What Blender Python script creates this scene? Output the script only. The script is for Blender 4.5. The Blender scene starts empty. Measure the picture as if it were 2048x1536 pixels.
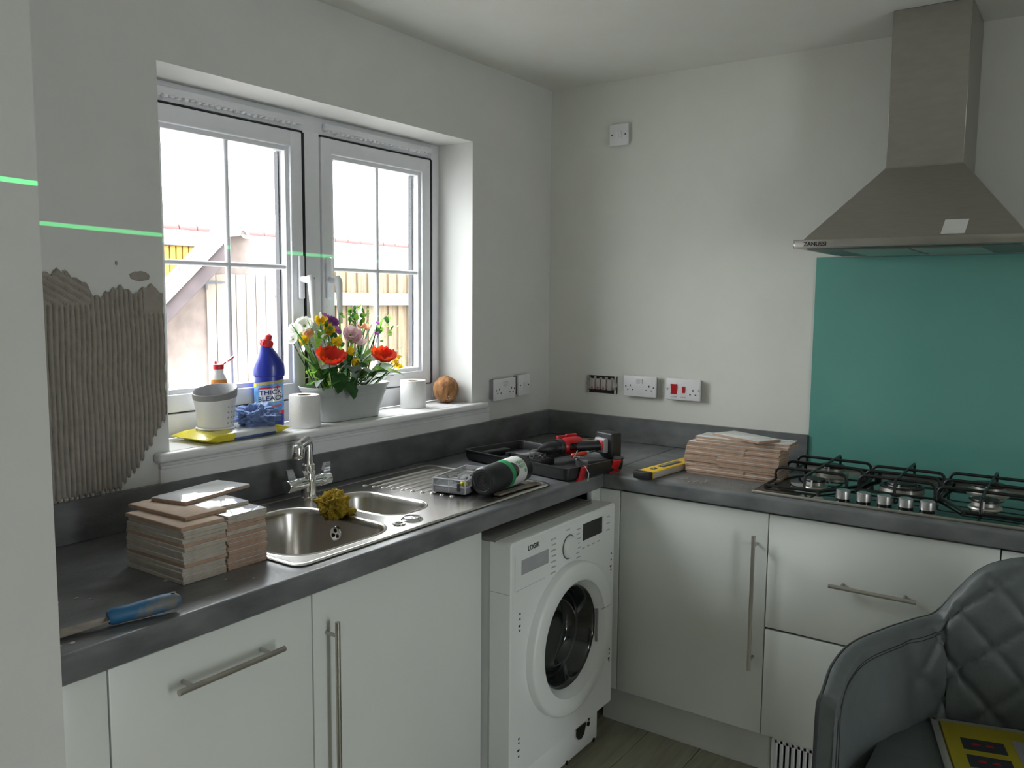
import bpy, bmesh, math, random
from mathutils import Vector, Matrix, noise as mnoise
random.seed(7)
sc = bpy.context.scene
COL = sc.collection
R = math.radians

# ------------------------------------------------------------------ camera
CAM = Vector((-3.0892, -1.9712, 1.4967))
yaw, pit, rol, F_PX = -0.9593, -0.1020, 0.0084, 1666.8
fwd = Vector((-math.sin(yaw)*math.cos(pit), math.cos(yaw)*math.cos(pit), math.sin(pit)))
rgt = Vector((math.cos(yaw), math.sin(yaw), 0)); upv = rgt.cross(fwd)
r2 = rgt*math.cos(rol)+upv*math.sin(rol); u2 = -rgt*math.sin(rol)+upv*math.cos(rol)
cd = bpy.data.cameras.new('camera'); cam = bpy.data.objects.new('camera', cd); COL.objects.link(cam)
cd.sensor_width = 36; cd.lens = F_PX/2048*36; cd.clip_start = .02
cam.matrix_world = Matrix(((r2.x, u2.x, -fwd.x, CAM.x), (r2.y, u2.y, -fwd.y, CAM.y), (r2.z, u2.z, -fwd.z, CAM.z), (0, 0, 0, 1)))
sc.camera = cam
sc.view_settings.view_transform = 'Standard'; sc.view_settings.look = 'None'
sc.view_settings.gamma = 1; sc.view_settings.use_curve_mapping = False
sc.view_settings.exposure = 0.0
sc.cycles.max_bounces = 6; sc.cycles.adaptive_threshold = .12; sc.cycles.caustics_reflective = False; sc.cycles.caustics_refractive = False

# ------------------------------------------------------------------ sky and large lights
SKY = 20.8
w = bpy.data.worlds.new('overcast_sky'); sc.world = w; w.use_nodes = True
wn = w.node_tree; bgn = wn.nodes['Background']
tc = wn.nodes.new('ShaderNodeTexCoord'); ns = wn.nodes.new('ShaderNodeTexNoise'); ns.inputs['Scale'].default_value = 1.5
cr = wn.nodes.new('ShaderNodeValToRGB')
cr.color_ramp.elements[0].color = (.86, .90, .97, 1); cr.color_ramp.elements[1].color = (1, 1, 1, 1)
wn.links.new(tc.outputs['Generated'], ns.inputs['Vector']); wn.links.new(ns.outputs['Fac'], cr.inputs['Fac'])
wn.links.new(cr.outputs['Color'], bgn.inputs['Color'])
sz_ = wn.nodes.new('ShaderNodeSeparateXYZ'); wn.links.new(tc.outputs['Generated'], sz_.inputs[0])
mrw = wn.nodes.new('ShaderNodeMapRange'); mrw.inputs[1].default_value = 0; mrw.inputs[2].default_value = 1; mrw.inputs[3].default_value = SKY*.45; mrw.inputs[4].default_value = SKY*1.35
wn.links.new(sz_.outputs['Z'], mrw.inputs[0]); wn.links.new(mrw.outputs[0], bgn.inputs['Strength'])   # standard overcast sky: zenith three times the horizon

def portal(name, loc, rot, sx, sy):
    ld = bpy.data.lights.new(name, 'AREA'); ld.shape = 'RECTANGLE'; ld.size = sx; ld.size_y = sy
    ld.cycles.is_portal = True
    o = bpy.data.objects.new(name, ld); COL.objects.link(o); o.location = loc; o.rotation_euler = rot
portal('window_portal', (-1.194, .30, 1.588), (R(-90), 0, 0), 1.29, .99)
portal('rear_portal', (-2.55, -4.45, 1.03), (R(90), 0, 0), .7, 2.04)

# laser level standing behind the camera: one thin green fan, slightly out of level
LZ = Vector((.0245, 0, 1)).normalized()
ll = bpy.data.lights.new('laser_level_beam', 'POINT'); ll.energy = 300; ll.shadow_soft_size = 0.0; ll.color = (.05, 1, .25)
lo = bpy.data.objects.new('laser_level_beam', ll); COL.objects.link(lo)
lo.location = (-2.85, -3.1, 1.6055+.0245*2.85)
ll.use_nodes = True; nt = ll.node_tree; em = nt.nodes['Emission']
ge = nt.nodes.new('ShaderNodeNewGeometry')
dt = nt.nodes.new('ShaderNodeVectorMath'); dt.operation = 'DOT_PRODUCT'; dt.inputs[1].default_value = LZ
nt.links.new(ge.outputs['Incoming'], dt.inputs[0])
ab = nt.nodes.new('ShaderNodeMath'); ab.operation = 'ABSOLUTE'; nt.links.new(dt.outputs['Value'], ab.inputs[0])
lt = nt.nodes.new('ShaderNodeMath'); lt.operation = 'LESS_THAN'; lt.inputs[1].default_value = .0015; nt.links.new(ab.outputs[0], lt.inputs[0])
dx = nt.nodes.new('ShaderNodeVectorMath'); dx.operation = 'DOT_PRODUCT'; dx.inputs[1].default_value = (.22, .975, 0)
nt.links.new(ge.outputs['Incoming'], dx.inputs[0])
da = nt.nodes.new('ShaderNodeMath'); da.operation = 'ABSOLUTE'; nt.links.new(dx.outputs['Value'], da.inputs[0])
mr = nt.nodes.new('ShaderNodeMapRange'); mr.inputs[1].default_value = .925; mr.inputs[2].default_value = .962; mr.inputs[3].default_value = .035; mr.inputs[4].default_value = 1
nt.links.new(da.outputs[0], mr.inputs[0])
ml = nt.nodes.new('ShaderNodeMath'); ml.operation = 'MULTIPLY'; nt.links.new(lt.outputs[0], ml.inputs[0]); nt.links.new(mr.outputs[0], ml.inputs[1])
nt.links.new(ml.outputs[0], em.inputs['Strength'])

# ------------------------------------------------------------------ materials
def M(name, col, rough=.5, metal=0, var=.04, scale=25, bump=0, bscale=None, coat=0, spec=.5, stretch=None, trans=0, col2=None, contrast=None):
    m = bpy.data.materials.new(name); m.use_nodes = True; n = m.node_tree; b = n.nodes['Principled BSDF']
    t = n.nodes.new('ShaderNodeTexCoord'); z = n.nodes.new('ShaderNodeTexNoise'); z.inputs['Scale'].default_value = scale
    z.inputs['Detail'].default_value = 4
    src = t.outputs['Object']
    if stretch:
        mp = n.nodes.new('ShaderNodeMapping'); mp.inputs['Scale'].default_value = stretch
        n.links.new(src, mp.inputs['Vector']); src = mp.outputs['Vector']
    n.links.new(src, z.inputs['Vector'])
    r = n.nodes.new('ShaderNodeValToRGB')
    c2 = col2 or [min(1, c*(1+var)) for c in col]
    c1 = col if col2 else [c*(1-var) for c in col]
    r.color_ramp.elements[0].color = (*c1, 1); r.color_ramp.elements[1].color = (*c2, 1)
    if contrast: r.color_ramp.elements[0].position, r.color_ramp.elements[1].position = contrast
    else: r.color_ramp.elements[0].position, r.color_ramp.elements[1].position = .3, .7
    n.links.new(z.outputs['Fac'], r.inputs['Fac']); n.links.new(r.outputs['Color'], b.inputs['Base Color'])
    b.inputs['Roughness'].default_value = rough; b.inputs['Metallic'].default_value = metal
    b.inputs['Coat Weight'].default_value = coat; b.inputs['Coat Roughness'].default_value = .08
    b.inputs['Specular IOR Level'].default_value = spec
    if trans: b.inputs['Transmission Weight'].default_value = trans
    if bump:
        z2 = n.nodes.new('ShaderNodeTexNoise'); z2.inputs['Scale'].default_value = bscale or scale*4; z2.inputs['Detail'].default_value = 3
        n.links.new(src, z2.inputs['Vector'])
        bp = n.nodes.new('ShaderNodeBump'); bp.inputs['Strength'].default_value = bump; bp.inputs['Distance'].default_value = .004
        n.links.new(z2.outputs['Fac'], bp.inputs['Height']); n.links.new(bp.outputs['Normal'], b.inputs['Normal'])
    return m

def translucent(m, k):
    n = m.node_tree; b = n.nodes['Principled BSDF']; o = n.nodes['Material Output']; t = n.nodes.new('ShaderNodeBsdfTranslucent'); x = n.nodes.new('ShaderNodeMixShader')
    x.inputs[0].default_value = k; n.links.new(b.inputs['Base Color'].links[0].from_socket, t.inputs['Color'])
    n.links.new(b.outputs[0], x.inputs[1]); n.links.new(t.outputs[0], x.inputs[2]); n.links.new(x.outputs[0], o.inputs['Surface'])

def glass_mat(name, tint=(1, 1, 1), gloss=.08):
    m = bpy.data.materials.new(name); m.use_nodes = True; n = m.node_tree; n.nodes.clear()
    o = n.nodes.new('ShaderNodeOutputMaterial'); t = n.nodes.new('ShaderNodeBsdfTransparent'); g = n.nodes.new('ShaderNodeBsdfGlossy')
    g.inputs['Roughness'].default_value = .02; t.inputs['Color'].default_value = (*tint, 1)
    f = n.nodes.new('ShaderNodeLayerWeight'); f.inputs['Blend'].default_value = .25
    k = n.nodes.new('ShaderNodeMath'); k.operation = 'MULTIPLY'; k.inputs[1].default_value = gloss*4
    n.links.new(f.outputs['Fresnel'], k.inputs[0])
    x = n.nodes.new('ShaderNodeMixShader'); n.links.new(k.outputs[0], x.inputs[0]); n.links.new(t.outputs[0], x.inputs[1]); n.links.new(g.outputs[0], x.inputs[2])
    n.links.new(x.outputs[0], o.inputs['Surface'])
    return m

WALL = M('wall_paint', (.70, .70, .675), .85, var=.02, scale=6, bump=.06, bscale=300)
WALLG = M('wall_paint_cream', (.73, .74, .68), .8, var=.02, scale=6, bump=.06, bscale=300)
CEIL = M('ceiling_paint', (.80, .81, .76), .9, var=.02, scale=6)
GLOSSW = M('white_gloss_paint', (.82, .82, .82), .35, var=.02)
UPVC = M('white_upvc', (.80, .81, .84), .3, var=.015)
SEAL = M('black_gasket', (.02, .02, .025), .6)
CAB = M('cabinet_white', (.75, .775, .74), .32, var=.015, scale=4, coat=.15)
CABEDGE = M('cabinet_edge', (.55, .50, .36), .6)
PLINTH = M('plinth_white', (.62, .635, .59), .5, var=.02, scale=5)
CARC = M('carcass_dark', (.30, .30, .28), .7)
SLATE = M('slate_laminate', (.095, .098, .104), .30, scale=9, col2=(.20, .205, .212), contrast=(.3, .75), stretch=(1, 2.2, 2), bump=.12, bscale=90)
SLATE2 = M('slate_laminate_cross', (.098, .106, .108), .34, scale=9, col2=(.205, .217, .217), contrast=(.3, .75), stretch=(2.2, 1, 2), bump=.12, bscale=90)
STEEL = M('brushed_steel', (.62, .60, .57), .26, 1, var=.04, scale=60, stretch=(.3, 8, 8))
STEELD = M('brushed_steel_hood', (.44, .42, .39), .33, 1, var=.05, scale=60, stretch=(8, .3, 1))
BAR = M('satin_nickel', (.50, .48, .44), .32, 1, var=.03)
CHROME = M('chrome', (.80, .80, .80), .06, 1, var=.01)
TEAL = M('teal_back_painted_glass', (.13, .37, .315), .12, var=.03, scale=3, coat=.6)
HOBG = M('black_hob_glass', (.012, .020, .018), .05, var=.1, coat=.7)
ENAM = M('black_enamel', (.012, .013, .013), .35)
BURN = M('burner_aluminium', (.45, .44, .40), .4, .9)
KNOB = M('silver_knob', (.55, .55, .56), .3, .9)
BLACK = M('black_plastic', (.014, .015, .017), .45, bump=.08, bscale=300)
BLACKS = M('black_smooth', (.01, .01, .011), .2)
DKGREY = M('dark_grey_plastic', (.035, .036, .04), .45)
RED = M('red_plastic', (.52, .015, .022), .35)
REDO = M('orange_red_plastic', (.60, .05, .02), .4)
WHITEP = M('white_plastic', (.78, .78, .79), .35, var=.015)
GREYP = M('grey_plastic', (.33, .33, .35), .4)
WM = M('appliance_white', (.80, .82, .81), .3, var=.012, scale=4, coat=.15)
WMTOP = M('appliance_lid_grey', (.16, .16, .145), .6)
DARKGL = M('dark_drum_glass', (.012, .016, .016), .06, coat=.6)
DRUM = M('drum_steel', (.10, .10, .10), .3, .9)
INK = M('black_print', (.015, .015, .018), .5)
INKG = M('grey_print', (.42, .43, .44), .5)
BISC = M('tile_biscuit', (.40, .27, .19), .85, var=.14, scale=60, bump=.1)
BISCB = M('tile_biscuit_back', (.50, .38, .29), .9, var=.1, scale=30, bump=.2, bscale=120)
GLAZE = M('white_tile_glaze', (.70, .71, .72), .06, var=.01, coat=.5)
EDGEW = M('tile_edge_overglaze', (.44, .39, .32), .5, var=.15, scale=40)
ADH = M('tile_adhesive_grey', (.33, .30, .26), .92, var=.10, scale=40, bump=.3, bscale=250)
BLUE = M('bleach_blue', (.012, .028, .30), .3, coat=.2)
BLUER = M('blue_rubber', (.02, .125, .26), .55, scale=30, col2=(.17, .165, .15), contrast=(.48, .64))
CEMENT = M('cement_smeared_steel', (.22, .19, .15), .7, var=.25, scale=30, bump=.2)
CLOTH = M('blue_cloth', (.19, .27, .50), .95, var=.12, scale=40, bump=.5, bscale=500)
SPON = M('mustard_scourer', (.34, .23, .015), .95, var=.35, scale=60, bump=.8, bscale=160)
YEL = M('yellow_film', (.80, .68, .02), .25, var=.06, coat=.4)
FILM = M('white_glossy_film', (.72, .74, .74), .2, var=.05, coat=.5)
NAVY = M('navy_film', (.03, .08, .25), .3)
LEAF = M('leaf_green', (.035, .13, .03), .45, var=.35, scale=25)
LEAFL = M('leaf_light_green', (.19, .36, .05), .5, var=.3, scale=25)
LEAFG = M('leaf_silver', (.36, .42, .40), .6, var=.2)
PRED = M('petal_red', (.72, .035, .012), .6, scale=20, col2=(.78, .16, .01), contrast=(.45, .75))
PYEL = M('petal_yellow', (.80, .55, .02), .6, var=.1)
PPNK = M('petal_pink', (.86, .62, .66), .6, var=.12)
PPUR = M('petal_purple', (.36, .10, .40), .6, var=.2)
PWHT = M('petal_white', (.80, .80, .74), .6)
PPCH = M('petal_peach', (.75, .36, .24), .6, var=.1)
for m_ in (LEAF, LEAFL, LEAFG, PRED, PYEL, PPNK, PPUR, PWHT, PPCH): translucent(m_, .45)
POT = M('grey_zinc_planter', (.44, .46, .45), .5, var=.03)
SOIL = M('planter_foam', (.30, .26, .12), .95, var=.3, scale=60)
PAPER = M('tissue_paper', (.80, .79, .78), .95, var=.02, bump=.4, bscale=200)
CARD = M('cardboard', (.36, .27, .18), .9)
COCO = M('coconut_husk', (.13, .05, .015), .9, scale=70, col2=(.40, .20, .08), stretch=(1, 1, .3), bump=1, bscale=160)
GREENL = M('green_label', (.02, .32, .11), .4)
WLAB = M('white_label', (.72, .72, .70), .45, var=.02)
CLEAR = glass_mat('clear_plastic', (.93, .94, .95), .16)
PANE = glass_mat('window_glass', (.97, .98, .97), .06)
YLVL = M('yellow_level_paint', (.78, .50, .01), .35)
ALU = M('level_aluminium', (.62, .61, .58), .4, .4)
CHAIRL = M('grey_leatherette', (.105, .122, .122), .48, var=.06, scale=30, bump=.15, bscale=400)
CHAIRD = M('dark_grey_piping', (.035, .038, .042), .5)
ORANGE = M('orange_label', (.72, .28, .06), .5)
PLANKM = M('oak_plank', (.29, .275, .20), .5, scale=5, col2=(.42, .40, .30), stretch=(1, 9, 1), bump=.06, bscale=30)
LABBL = M('bleach_label_blue', (.02, .17, .55), .35, scale=22, col2=(.30, .60, .85), contrast=(.35, .75))
GOLD = M('gold_band', (.42, .36, .16), .4)
SHEDW = M('pale_timber', (.25, .215, .18), .8, var=.06, scale=8, stretch=(8, 8, .6))
BARGE = M('pale_bargeboard', (.38, .355, .335), .7)
BRICKM = M('pale_brick', (.19, .155, .14), .9, var=.14, scale=14)
FENCEM = M('fence_timber', (.125, .092, .055), .85, var=.4, scale=9, stretch=(6, 6, .5))
FENCEL = M('fence_rail_timber', (.24, .205, .16), .85, var=.12, scale=9)
IRON = M('grey_iron', (.10, .10, .12), .6)
ROOFT = M('pale_roof', (.30, .28, .27), .85, var=.06, scale=5)
RIDGE = M('ridge_tile', (.12, .052, .05), .85, var=.1)
YELB = M('yellow_boards', (.20, .12, .012), .7, var=.1)
LAWN = M('lawn', (.16, .22, .08), .95, var=.25, scale=30)
PAVE = M('paving', (.22, .21, .20), .9, var=.1, scale=4)

# ------------------------------------------------------------------ mesh helpers
class B:
    def __init__(s): s.v = []; s.f = []; s.m = []; s.mi = 0
    def add(s, vs, fs, X=None):
        o = len(s.v)
        s.v += [tuple(X @ Vector(q)) if X else tuple(q) for q in vs]
        s.f += [tuple(i+o for i in q) for q in fs]; s.m += [s.mi]*len(fs); return s
    def box(s, x0, y0, z0, x1, y1, z1, bev=0, seg=2, X=None):
        if not bev:
            return s.add([(x0, y0, z0), (x1, y0, z0), (x1, y1, z0), (x0, y1, z0), (x0, y0, z1), (x1, y0, z1), (x1, y1, z1), (x0, y1, z1)],
                         [(0, 3, 2, 1), (4, 5, 6, 7), (0, 1, 5, 4), (1, 2, 6, 5), (2, 3, 7, 6), (3, 0, 4, 7)], X)
        bm = bmesh.new(); bmesh.ops.create_cube(bm, size=1)
        for q in bm.verts: q.co = Vector(((x0+x1)/2+q.co.x*(x1-x0), (y0+y1)/2+q.co.y*(y1-y0), (z0+z1)/2+q.co.z*(z1-z0)))
        bmesh.ops.bevel(bm, geom=bm.edges[:], offset=bev, segments=seg, affect='EDGES', profile=.5)
        return s.bm(bm, X)
    def bm(s, bm, X=None):
        bm.verts.index_update(); s.add([tuple(q.co) for q in bm.verts], [[l.index for l in f.verts] for f in bm.faces], X); bm.free(); return s
    def loft(s, rings, closed=True, cap0=False, cap1=False, X=None):
        n = len(rings[0]); vs = [q for r in rings for q in r]; fs = []
        for i in range(len(rings)-1):
            for j in range(n if closed else n-1):
                k = (j+1) % n; fs.append((i*n+j, i*n+k, (i+1)*n+k, (i+1)*n+j))
        if cap0: fs.append(tuple(range(n-1, -1, -1)))
        if cap1: fs.append(tuple((len(rings)-1)*n+j for j in range(n)))
        return s.add(vs, fs, X)
    def lathe(s, prof, seg=32, X=None, cap0=False, cap1=False, sy=1):
        return s.loft([[(r*math.cos(2*math.pi*j/seg), sy*r*math.sin(2*math.pi*j/seg), z) for j in range(seg)] for r, z in prof], True, cap0, cap1, X)
    def tube(s, pts, r, seg=10, caps=True, X=None):
        pts = [Vector(q) for q in pts]; rs = r if isinstance(r, (list, tuple)) else [r]*len(pts); rings = []; up = None
        for i, q in enumerate(pts):
            d = (pts[min(i+1, len(pts)-1)]-pts[max(i-1, 0)]).normalized()
            if up is None: up = d.orthogonal().normalized()
            up = (up-d*up.dot(d)).normalized(); sd = d.cross(up)
            rings.append([tuple(q+(up*math.cos(2*math.pi*j/seg)+sd*math.sin(2*math.pi*j/seg))*rs[i]) for j in range(seg)])
        return s.loft(rings, True, caps, caps, X)
    def prism(s, poly, h0, h1, X=None):
        n = len(poly)
        return s.add([(a, b, h0) for a, b in poly]+[(a, b, h1) for a, b in poly],
                     [tuple(range(n-1, -1, -1)), tuple(range(n, 2*n))]+[(i, (i+1) % n, n+(i+1) % n, n+i) for i in range(n)], X)
    def blob(s, rad, sub, fn, c=(0, 0, 0), X=None):
        bm = bmesh.new(); bmesh.ops.create_icosphere(bm, subdivisions=sub, radius=1)
        for q in bm.verts: d = q.co.normalized(); q.co = Vector(c)+Vector((d.x*rad[0], d.y*rad[1], d.z*rad[2]))*fn(d)
        return s.bm(bm, X)
    def obj(s, name, mats, parent=None, smooth=True, loc=None, rz=None, ang=38):
        me = bpy.data.meshes.new(name); me.from_pydata(s.v, [], s.f); me.validate()
        for q in (mats if isinstance(mats, (list, tuple)) else [mats]): me.materials.append(q)
        if max(s.m, default=0) and len(s.m) == len(me.polygons): me.polygons.foreach_set('material_index', s.m)
        bm = bmesh.new(); bm.from_mesh(me); bmesh.ops.recalc_face_normals(bm, faces=bm.faces[:]); bm.to_mesh(me); bm.free()
        if smooth: me.shade_smooth(); me.set_sharp_from_angle(angle=R(ang))
        o = bpy.data.objects.new(name, me); COL.objects.link(o); o.parent = parent
        if loc: o.location = loc
        if rz: o.rotation_euler.z = rz
        return o

def tag(o, label, cat, group=None):
    o['label'] = label; o['category'] = cat
    if group: o['group'] = group
    return o
def thing(name, label, cat, loc=(0, 0, 0), rz=0, group=None):
    o = bpy.data.objects.new(name, None); COL.objects.link(o); o.location = loc; o.rotation_euler.z = rz; o.empty_display_size = .05
    return tag(o, label, cat, group)
def struct(o, label=None):
    o['kind'] = 'structure'
    if label: o['label'] = label
    return o
def T(x=0, y=0, z=0, rx=0, ry=0, rz=0):
    return Matrix.Translation((x, y, z)) @ Matrix.Rotation(rz, 4, 'Z') @ Matrix.Rotation(ry, 4, 'Y') @ Matrix.Rotation(rx, 4, 'X')
def text(body, size, bold=0):
    """flat lettering as vertices and faces in the xy plane, centred on its middle"""
    cu = bpy.data.curves.new('lettering', 'FONT'); cu.body = body; cu.size = size; cu.align_x = 'CENTER'; cu.align_y = 'CENTER'; cu.offset = bold
    o = bpy.data.objects.new('lettering', cu); COL.objects.link(o)
    dg = bpy.context.evaluated_depsgraph_get(); me = bpy.data.meshes.new_from_object(o.evaluated_get(dg))
    vs = [tuple(q.co) for q in me.vertices]; fs = [tuple(q.vertices) for q in me.polygons]
    bpy.data.objects.remove(o); bpy.data.curves.remove(cu); bpy.data.meshes.remove(me)
    return vs, fs
def rrect(x0, y0, x1, y1, r, n=6):
    out = []
    for cx, cy, a in ((x1-r, y1-r, 0), (x0+r, y1-r, 90), (x0+r, y0+r, 180), (x1-r, y0+r, 270)):
        for i in range(n+1):
            t = R(a+90*i/n); out.append((cx+r*math.cos(t), cy+r*math.sin(t)))
    return out
def holed(outer, holes, z0, z1):
    """flat sheet with holes, extruded"""
    cu = bpy.data.curves.new('sheet', 'CURVE'); cu.dimensions = '2D'; cu.fill_mode = 'BOTH'; cu.extrude = (z1-z0)/2
    for L in [outer]+holes:
        sp = cu.splines.new('POLY'); sp.points.add(len(L)-1); sp.use_cyclic_u = True
        for q, c in zip(sp.points, L): q.co = (*c, 0, 1)
    o = bpy.data.objects.new('sheet', cu); COL.objects.link(o)
    dg = bpy.context.evaluated_depsgraph_get(); me = bpy.data.meshes.new_from_object(o.evaluated_get(dg))
    b = B(); b.add([(q.co.x, q.co.y, q.co.z+(z0+z1)/2) for q in me.vertices], [tuple(p.vertices) for p in me.polygons])
    bpy.data.objects.remove(o); bpy.data.curves.remove(cu); bpy.data.meshes.remove(me)
    return b
def copy_tree(o, parent=None):
    c = o.copy(); COL.objects.link(c); c.parent = parent
    for ch in list(o.children): copy_tree(ch, c)
    return c
ORD = ['', 'first', 'second', 'third', 'fourth', 'fifth', 'sixth', 'seventh', 'eighth', 'ninth', 'tenth', 'eleventh', 'twelfth', 'thirteenth', 'fourteenth', 'fifteenth', 'sixteenth', 'seventeenth', 'eighteenth', 'nineteenth', 'twentieth']

# ================================================================== room shell
H = 2.378; WX0, WX1, WZ0, WZ1 = -1.8395, -.5484, 1.093, 2.083
RX0, RY0 = -5.2, -4.4
PX, PY = -2.445, -.632
b = B()
b.box(PX, 0, 0, WX0, .32, H); b.box(WX1, 0, 0, .3, .32, H); b.box(WX0, 0, 0, WX1, .32, WZ0-.028); b.box(WX0, 0, WZ1, WX1, .32, H)
struct(b.obj('wall_back', WALL, smooth=False))
struct(B().box(0, RY0, 0, .3, 0, H).obj('wall_right', WALLG, smooth=False))
struct(B().box(RX0, PY, 0, PX, .32, H).obj('wall_nib', WALL, smooth=False))
struct(B().box(RX0-.2, RY0, 0, RX0, PY, H).obj('wall_left', WALL, smooth=False))
b = B(); b.box(RX0, RY0-.3, 0, -2.9, RY0, H); b.box(-2.2, RY0-.3, 0, .3, RY0, H); b.box(-2.9, RY0-.3, 2.05, -2.2, RY0, H)
struct(b.obj('wall_rear', WALL, smooth=False))
struct(B().box(RX0-.2, RY0-.3, H, .3, .32, H+.15).obj('ceiling', CEIL, smooth=False))
floor = struct(B().box(RX0-.2, RY0-.3, -.12, .3, .32, -.008).obj('floor', CARC, smooth=False))
pm = None; i = 0
y = -.02
while y > RY0:
    x = RX0+((i*.47) % 1.2)-1.2
    while x < 0:
        xa, xb = max(x, RX0), min(x+1.2, 0)
        if xb-xa > .05:
            o = B().box(xa+.001, max(y-.19, RY0)+.001, -.010, xb-.001, y-.001, 0, .0012, 1).obj('plank', PLANKM, floor)
        x += 1.2
    y -= .19; i += 1
# unseen glazed door behind the camera, opening shaped for fill on the lower cabinets
d1 = bpy.data.objects.new('door_1', None); COL.objects.link(d1); struct(d1, 'unseen white framed glazed door in the rear wall')
for bx in ((-2.9, 0, -2.84, 2.05), (-2.26, 0, -2.2, 2.05), (-2.84, 1.99, -2.26, 2.05), (-2.84, 0, -2.26, .06)):
    B().box(bx[0], RY0-.2, bx[1], bx[2], RY0-.13, bx[3]).obj('door_frame', UPVC, d1)
B().box(-2.84, RY0-.17, .06, -2.26, RY0-.16, 1.99).obj('pane', PANE, d1)

# ================================================================== window
win = bpy.data.objects.new('window_1', None); COL.objects.link(win); struct(win, 'white double casement window with glazing bars over the sink')
FY = .165
b = B()
b.box(WX0, FY, WZ0, WX0+.048, FY+.07, WZ1, .003); b.box(WX1-.048, FY, WZ0, WX1, FY+.07, WZ1, .003)
b.box(WX0+.0475, FY+.0002, WZ1-.055, WX1-.0475, FY+.07, WZ1, .003); b.box(WX0+.0475, FY+.0002, WZ0, WX1-.0475, FY+.07, WZ0+.068, .003)
b.obj('window_frame', UPVC, win)
B().box(-1.229, FY-.0006, WZ0+.06, -1.159, FY+.07, WZ1-.05, .004).obj('mullion', UPVC, win)
B().box(WX0+.048, FY+.02, WZ0+.066, -1.228, FY+.06, WZ0+.072).box(-1.160, FY+.02, WZ0+.066, WX1-.046, FY+.06, WZ0+.072).obj('gasket', SEAL, win)
for k, (xa, xb) in enumerate(((WX0+.05, -1.231), (-1.157, WX1-.05))):
    za, zb = WZ0+.072, WZ1-.06
    s = .052
    b = B()
    y0, y1 = FY-.003, FY+.055
    b.box(xa+.003, y0, za, xa+s, y1, zb, .006); b.box(xb-s, y0, za, xb-.003, y1, zb, .006)
    b.box(xa+s-.006, y0+.0003, zb-s, xb-s+.006, y1, zb-.0003, .006); b.box(xa+s-.006, y0+.0003, za+.0003, xb-s+.006, y1, za+s, .006)
    # inner glazing bead
    for q in ((xa+s-.004, za+s-.004, xa+s+.014, zb-s+.004), (xb-s-.014, za+s-.004, xb-s+.004, zb-s+.004), (xa+s+.013, zb-s-.0145, xb-s-.013, zb-s+.004), (xa+s+.013, za+s-.004, xb-s-.013, za+s+.0145)):
        b.box(q[0], y0+.010, q[1], q[2], y1-.012, q[3], .004)
    sash = b.obj('sash', UPVC, win)
    g = B()
    gx0, gx1, gz0, gz1 = xa+s+.014, xb-s-.014, za+s+.014, zb-s-.014
    B().box(gx0-.006, FY+.027, gz0-.006, gx1+.006, FY+.031, gz1+.006).obj('pane', PANE, sash, smooth=False)
    xm, zm = (gx0+gx1)/2, 1.592
    b = B(); b.tube([(xm, FY+.018, gz0), (xm, FY+.018, gz1)], .0085, 12); b.tube([(gx0, FY+.0185, zm), (gx1, FY+.0185, zm)], .0083, 12)
    b.obj('glazing_bar', UPVC, sash)
    b = B(); b.box(gx1-.008, FY+.032, gz0, gx1-.003, FY+.05, gz1); b.box(gx0+.002, FY+.032, gz0, gx0+.006, FY+.05, gz1)
    b.obj('spacer_bar', SEAL, sash)
    b = B()
    b.box(xb-.0005, FY-.0018, za, xb+.0065, FY+.03, zb)
    b.box(xa, FY-.002, zb, xb, FY+.03, zb+.004)
    b.obj('gasket', SEAL, sash)
    # handle
    hx = (xb-.020) if k == 0 else (xa+.024)
    h = B(); h.box(hx-.011, y0-.012, 1.49, hx+.011, y0, 1.63, .005, 3)
    h.tube([(hx, y0-.01, 1.555), (hx, y0-.045, 1.55)], .011)
    h.tube([(hx, y0-.045, 1.565), (hx+.001, y0-.052, 1.545), (hx+.004, y0-.052, 1.50), (hx+.012, y0-.045, 1.45), (hx+.020, y0-.040, 1.41)], [.011, .013, .011, .009, .007])
    h.obj('handle', UPVC, sash)
    B().lathe([(.005, 0), (.005, .004)], 12, T(hx+.013, y0-.045, 1.556, ry=R(90)), True, True).obj('lock_button', BLACKS, sash)
    # trickle vent
    v = B(); v.box(xa+.01, FY-.018, WZ1-.040, xb-.01, FY, WZ1-.018, .004)
    for i in range(24):
        xx = xa+.02+i*(xb-xa-.05)/24; v.box(xx, FY-.020, WZ1-.046+.002*math.sin(i*2.3), xx+.012, FY-.004, WZ1-.038, .002, 1)
    v.obj('trickle_vent', UPVC, win)
sill = struct(B().box(WX0+.001, -.005, WZ0-.026, WX1-.001, FY, WZ0).box(-1.888, -.034, WZ0-.026, -.478, 0, WZ0, .010, 3).obj('window_sill', GLOSSW), 'white gloss window sill board')
ap = B().box(-1.873, -.010, 1.012, -.448, 0, WZ0-.026).box(-1.873, -.014, 1.048, -.448, 0, 1.058, .003)
struct(ap.obj('trim_1', GLOSSW), 'white painted apron board under the window sill')

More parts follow.
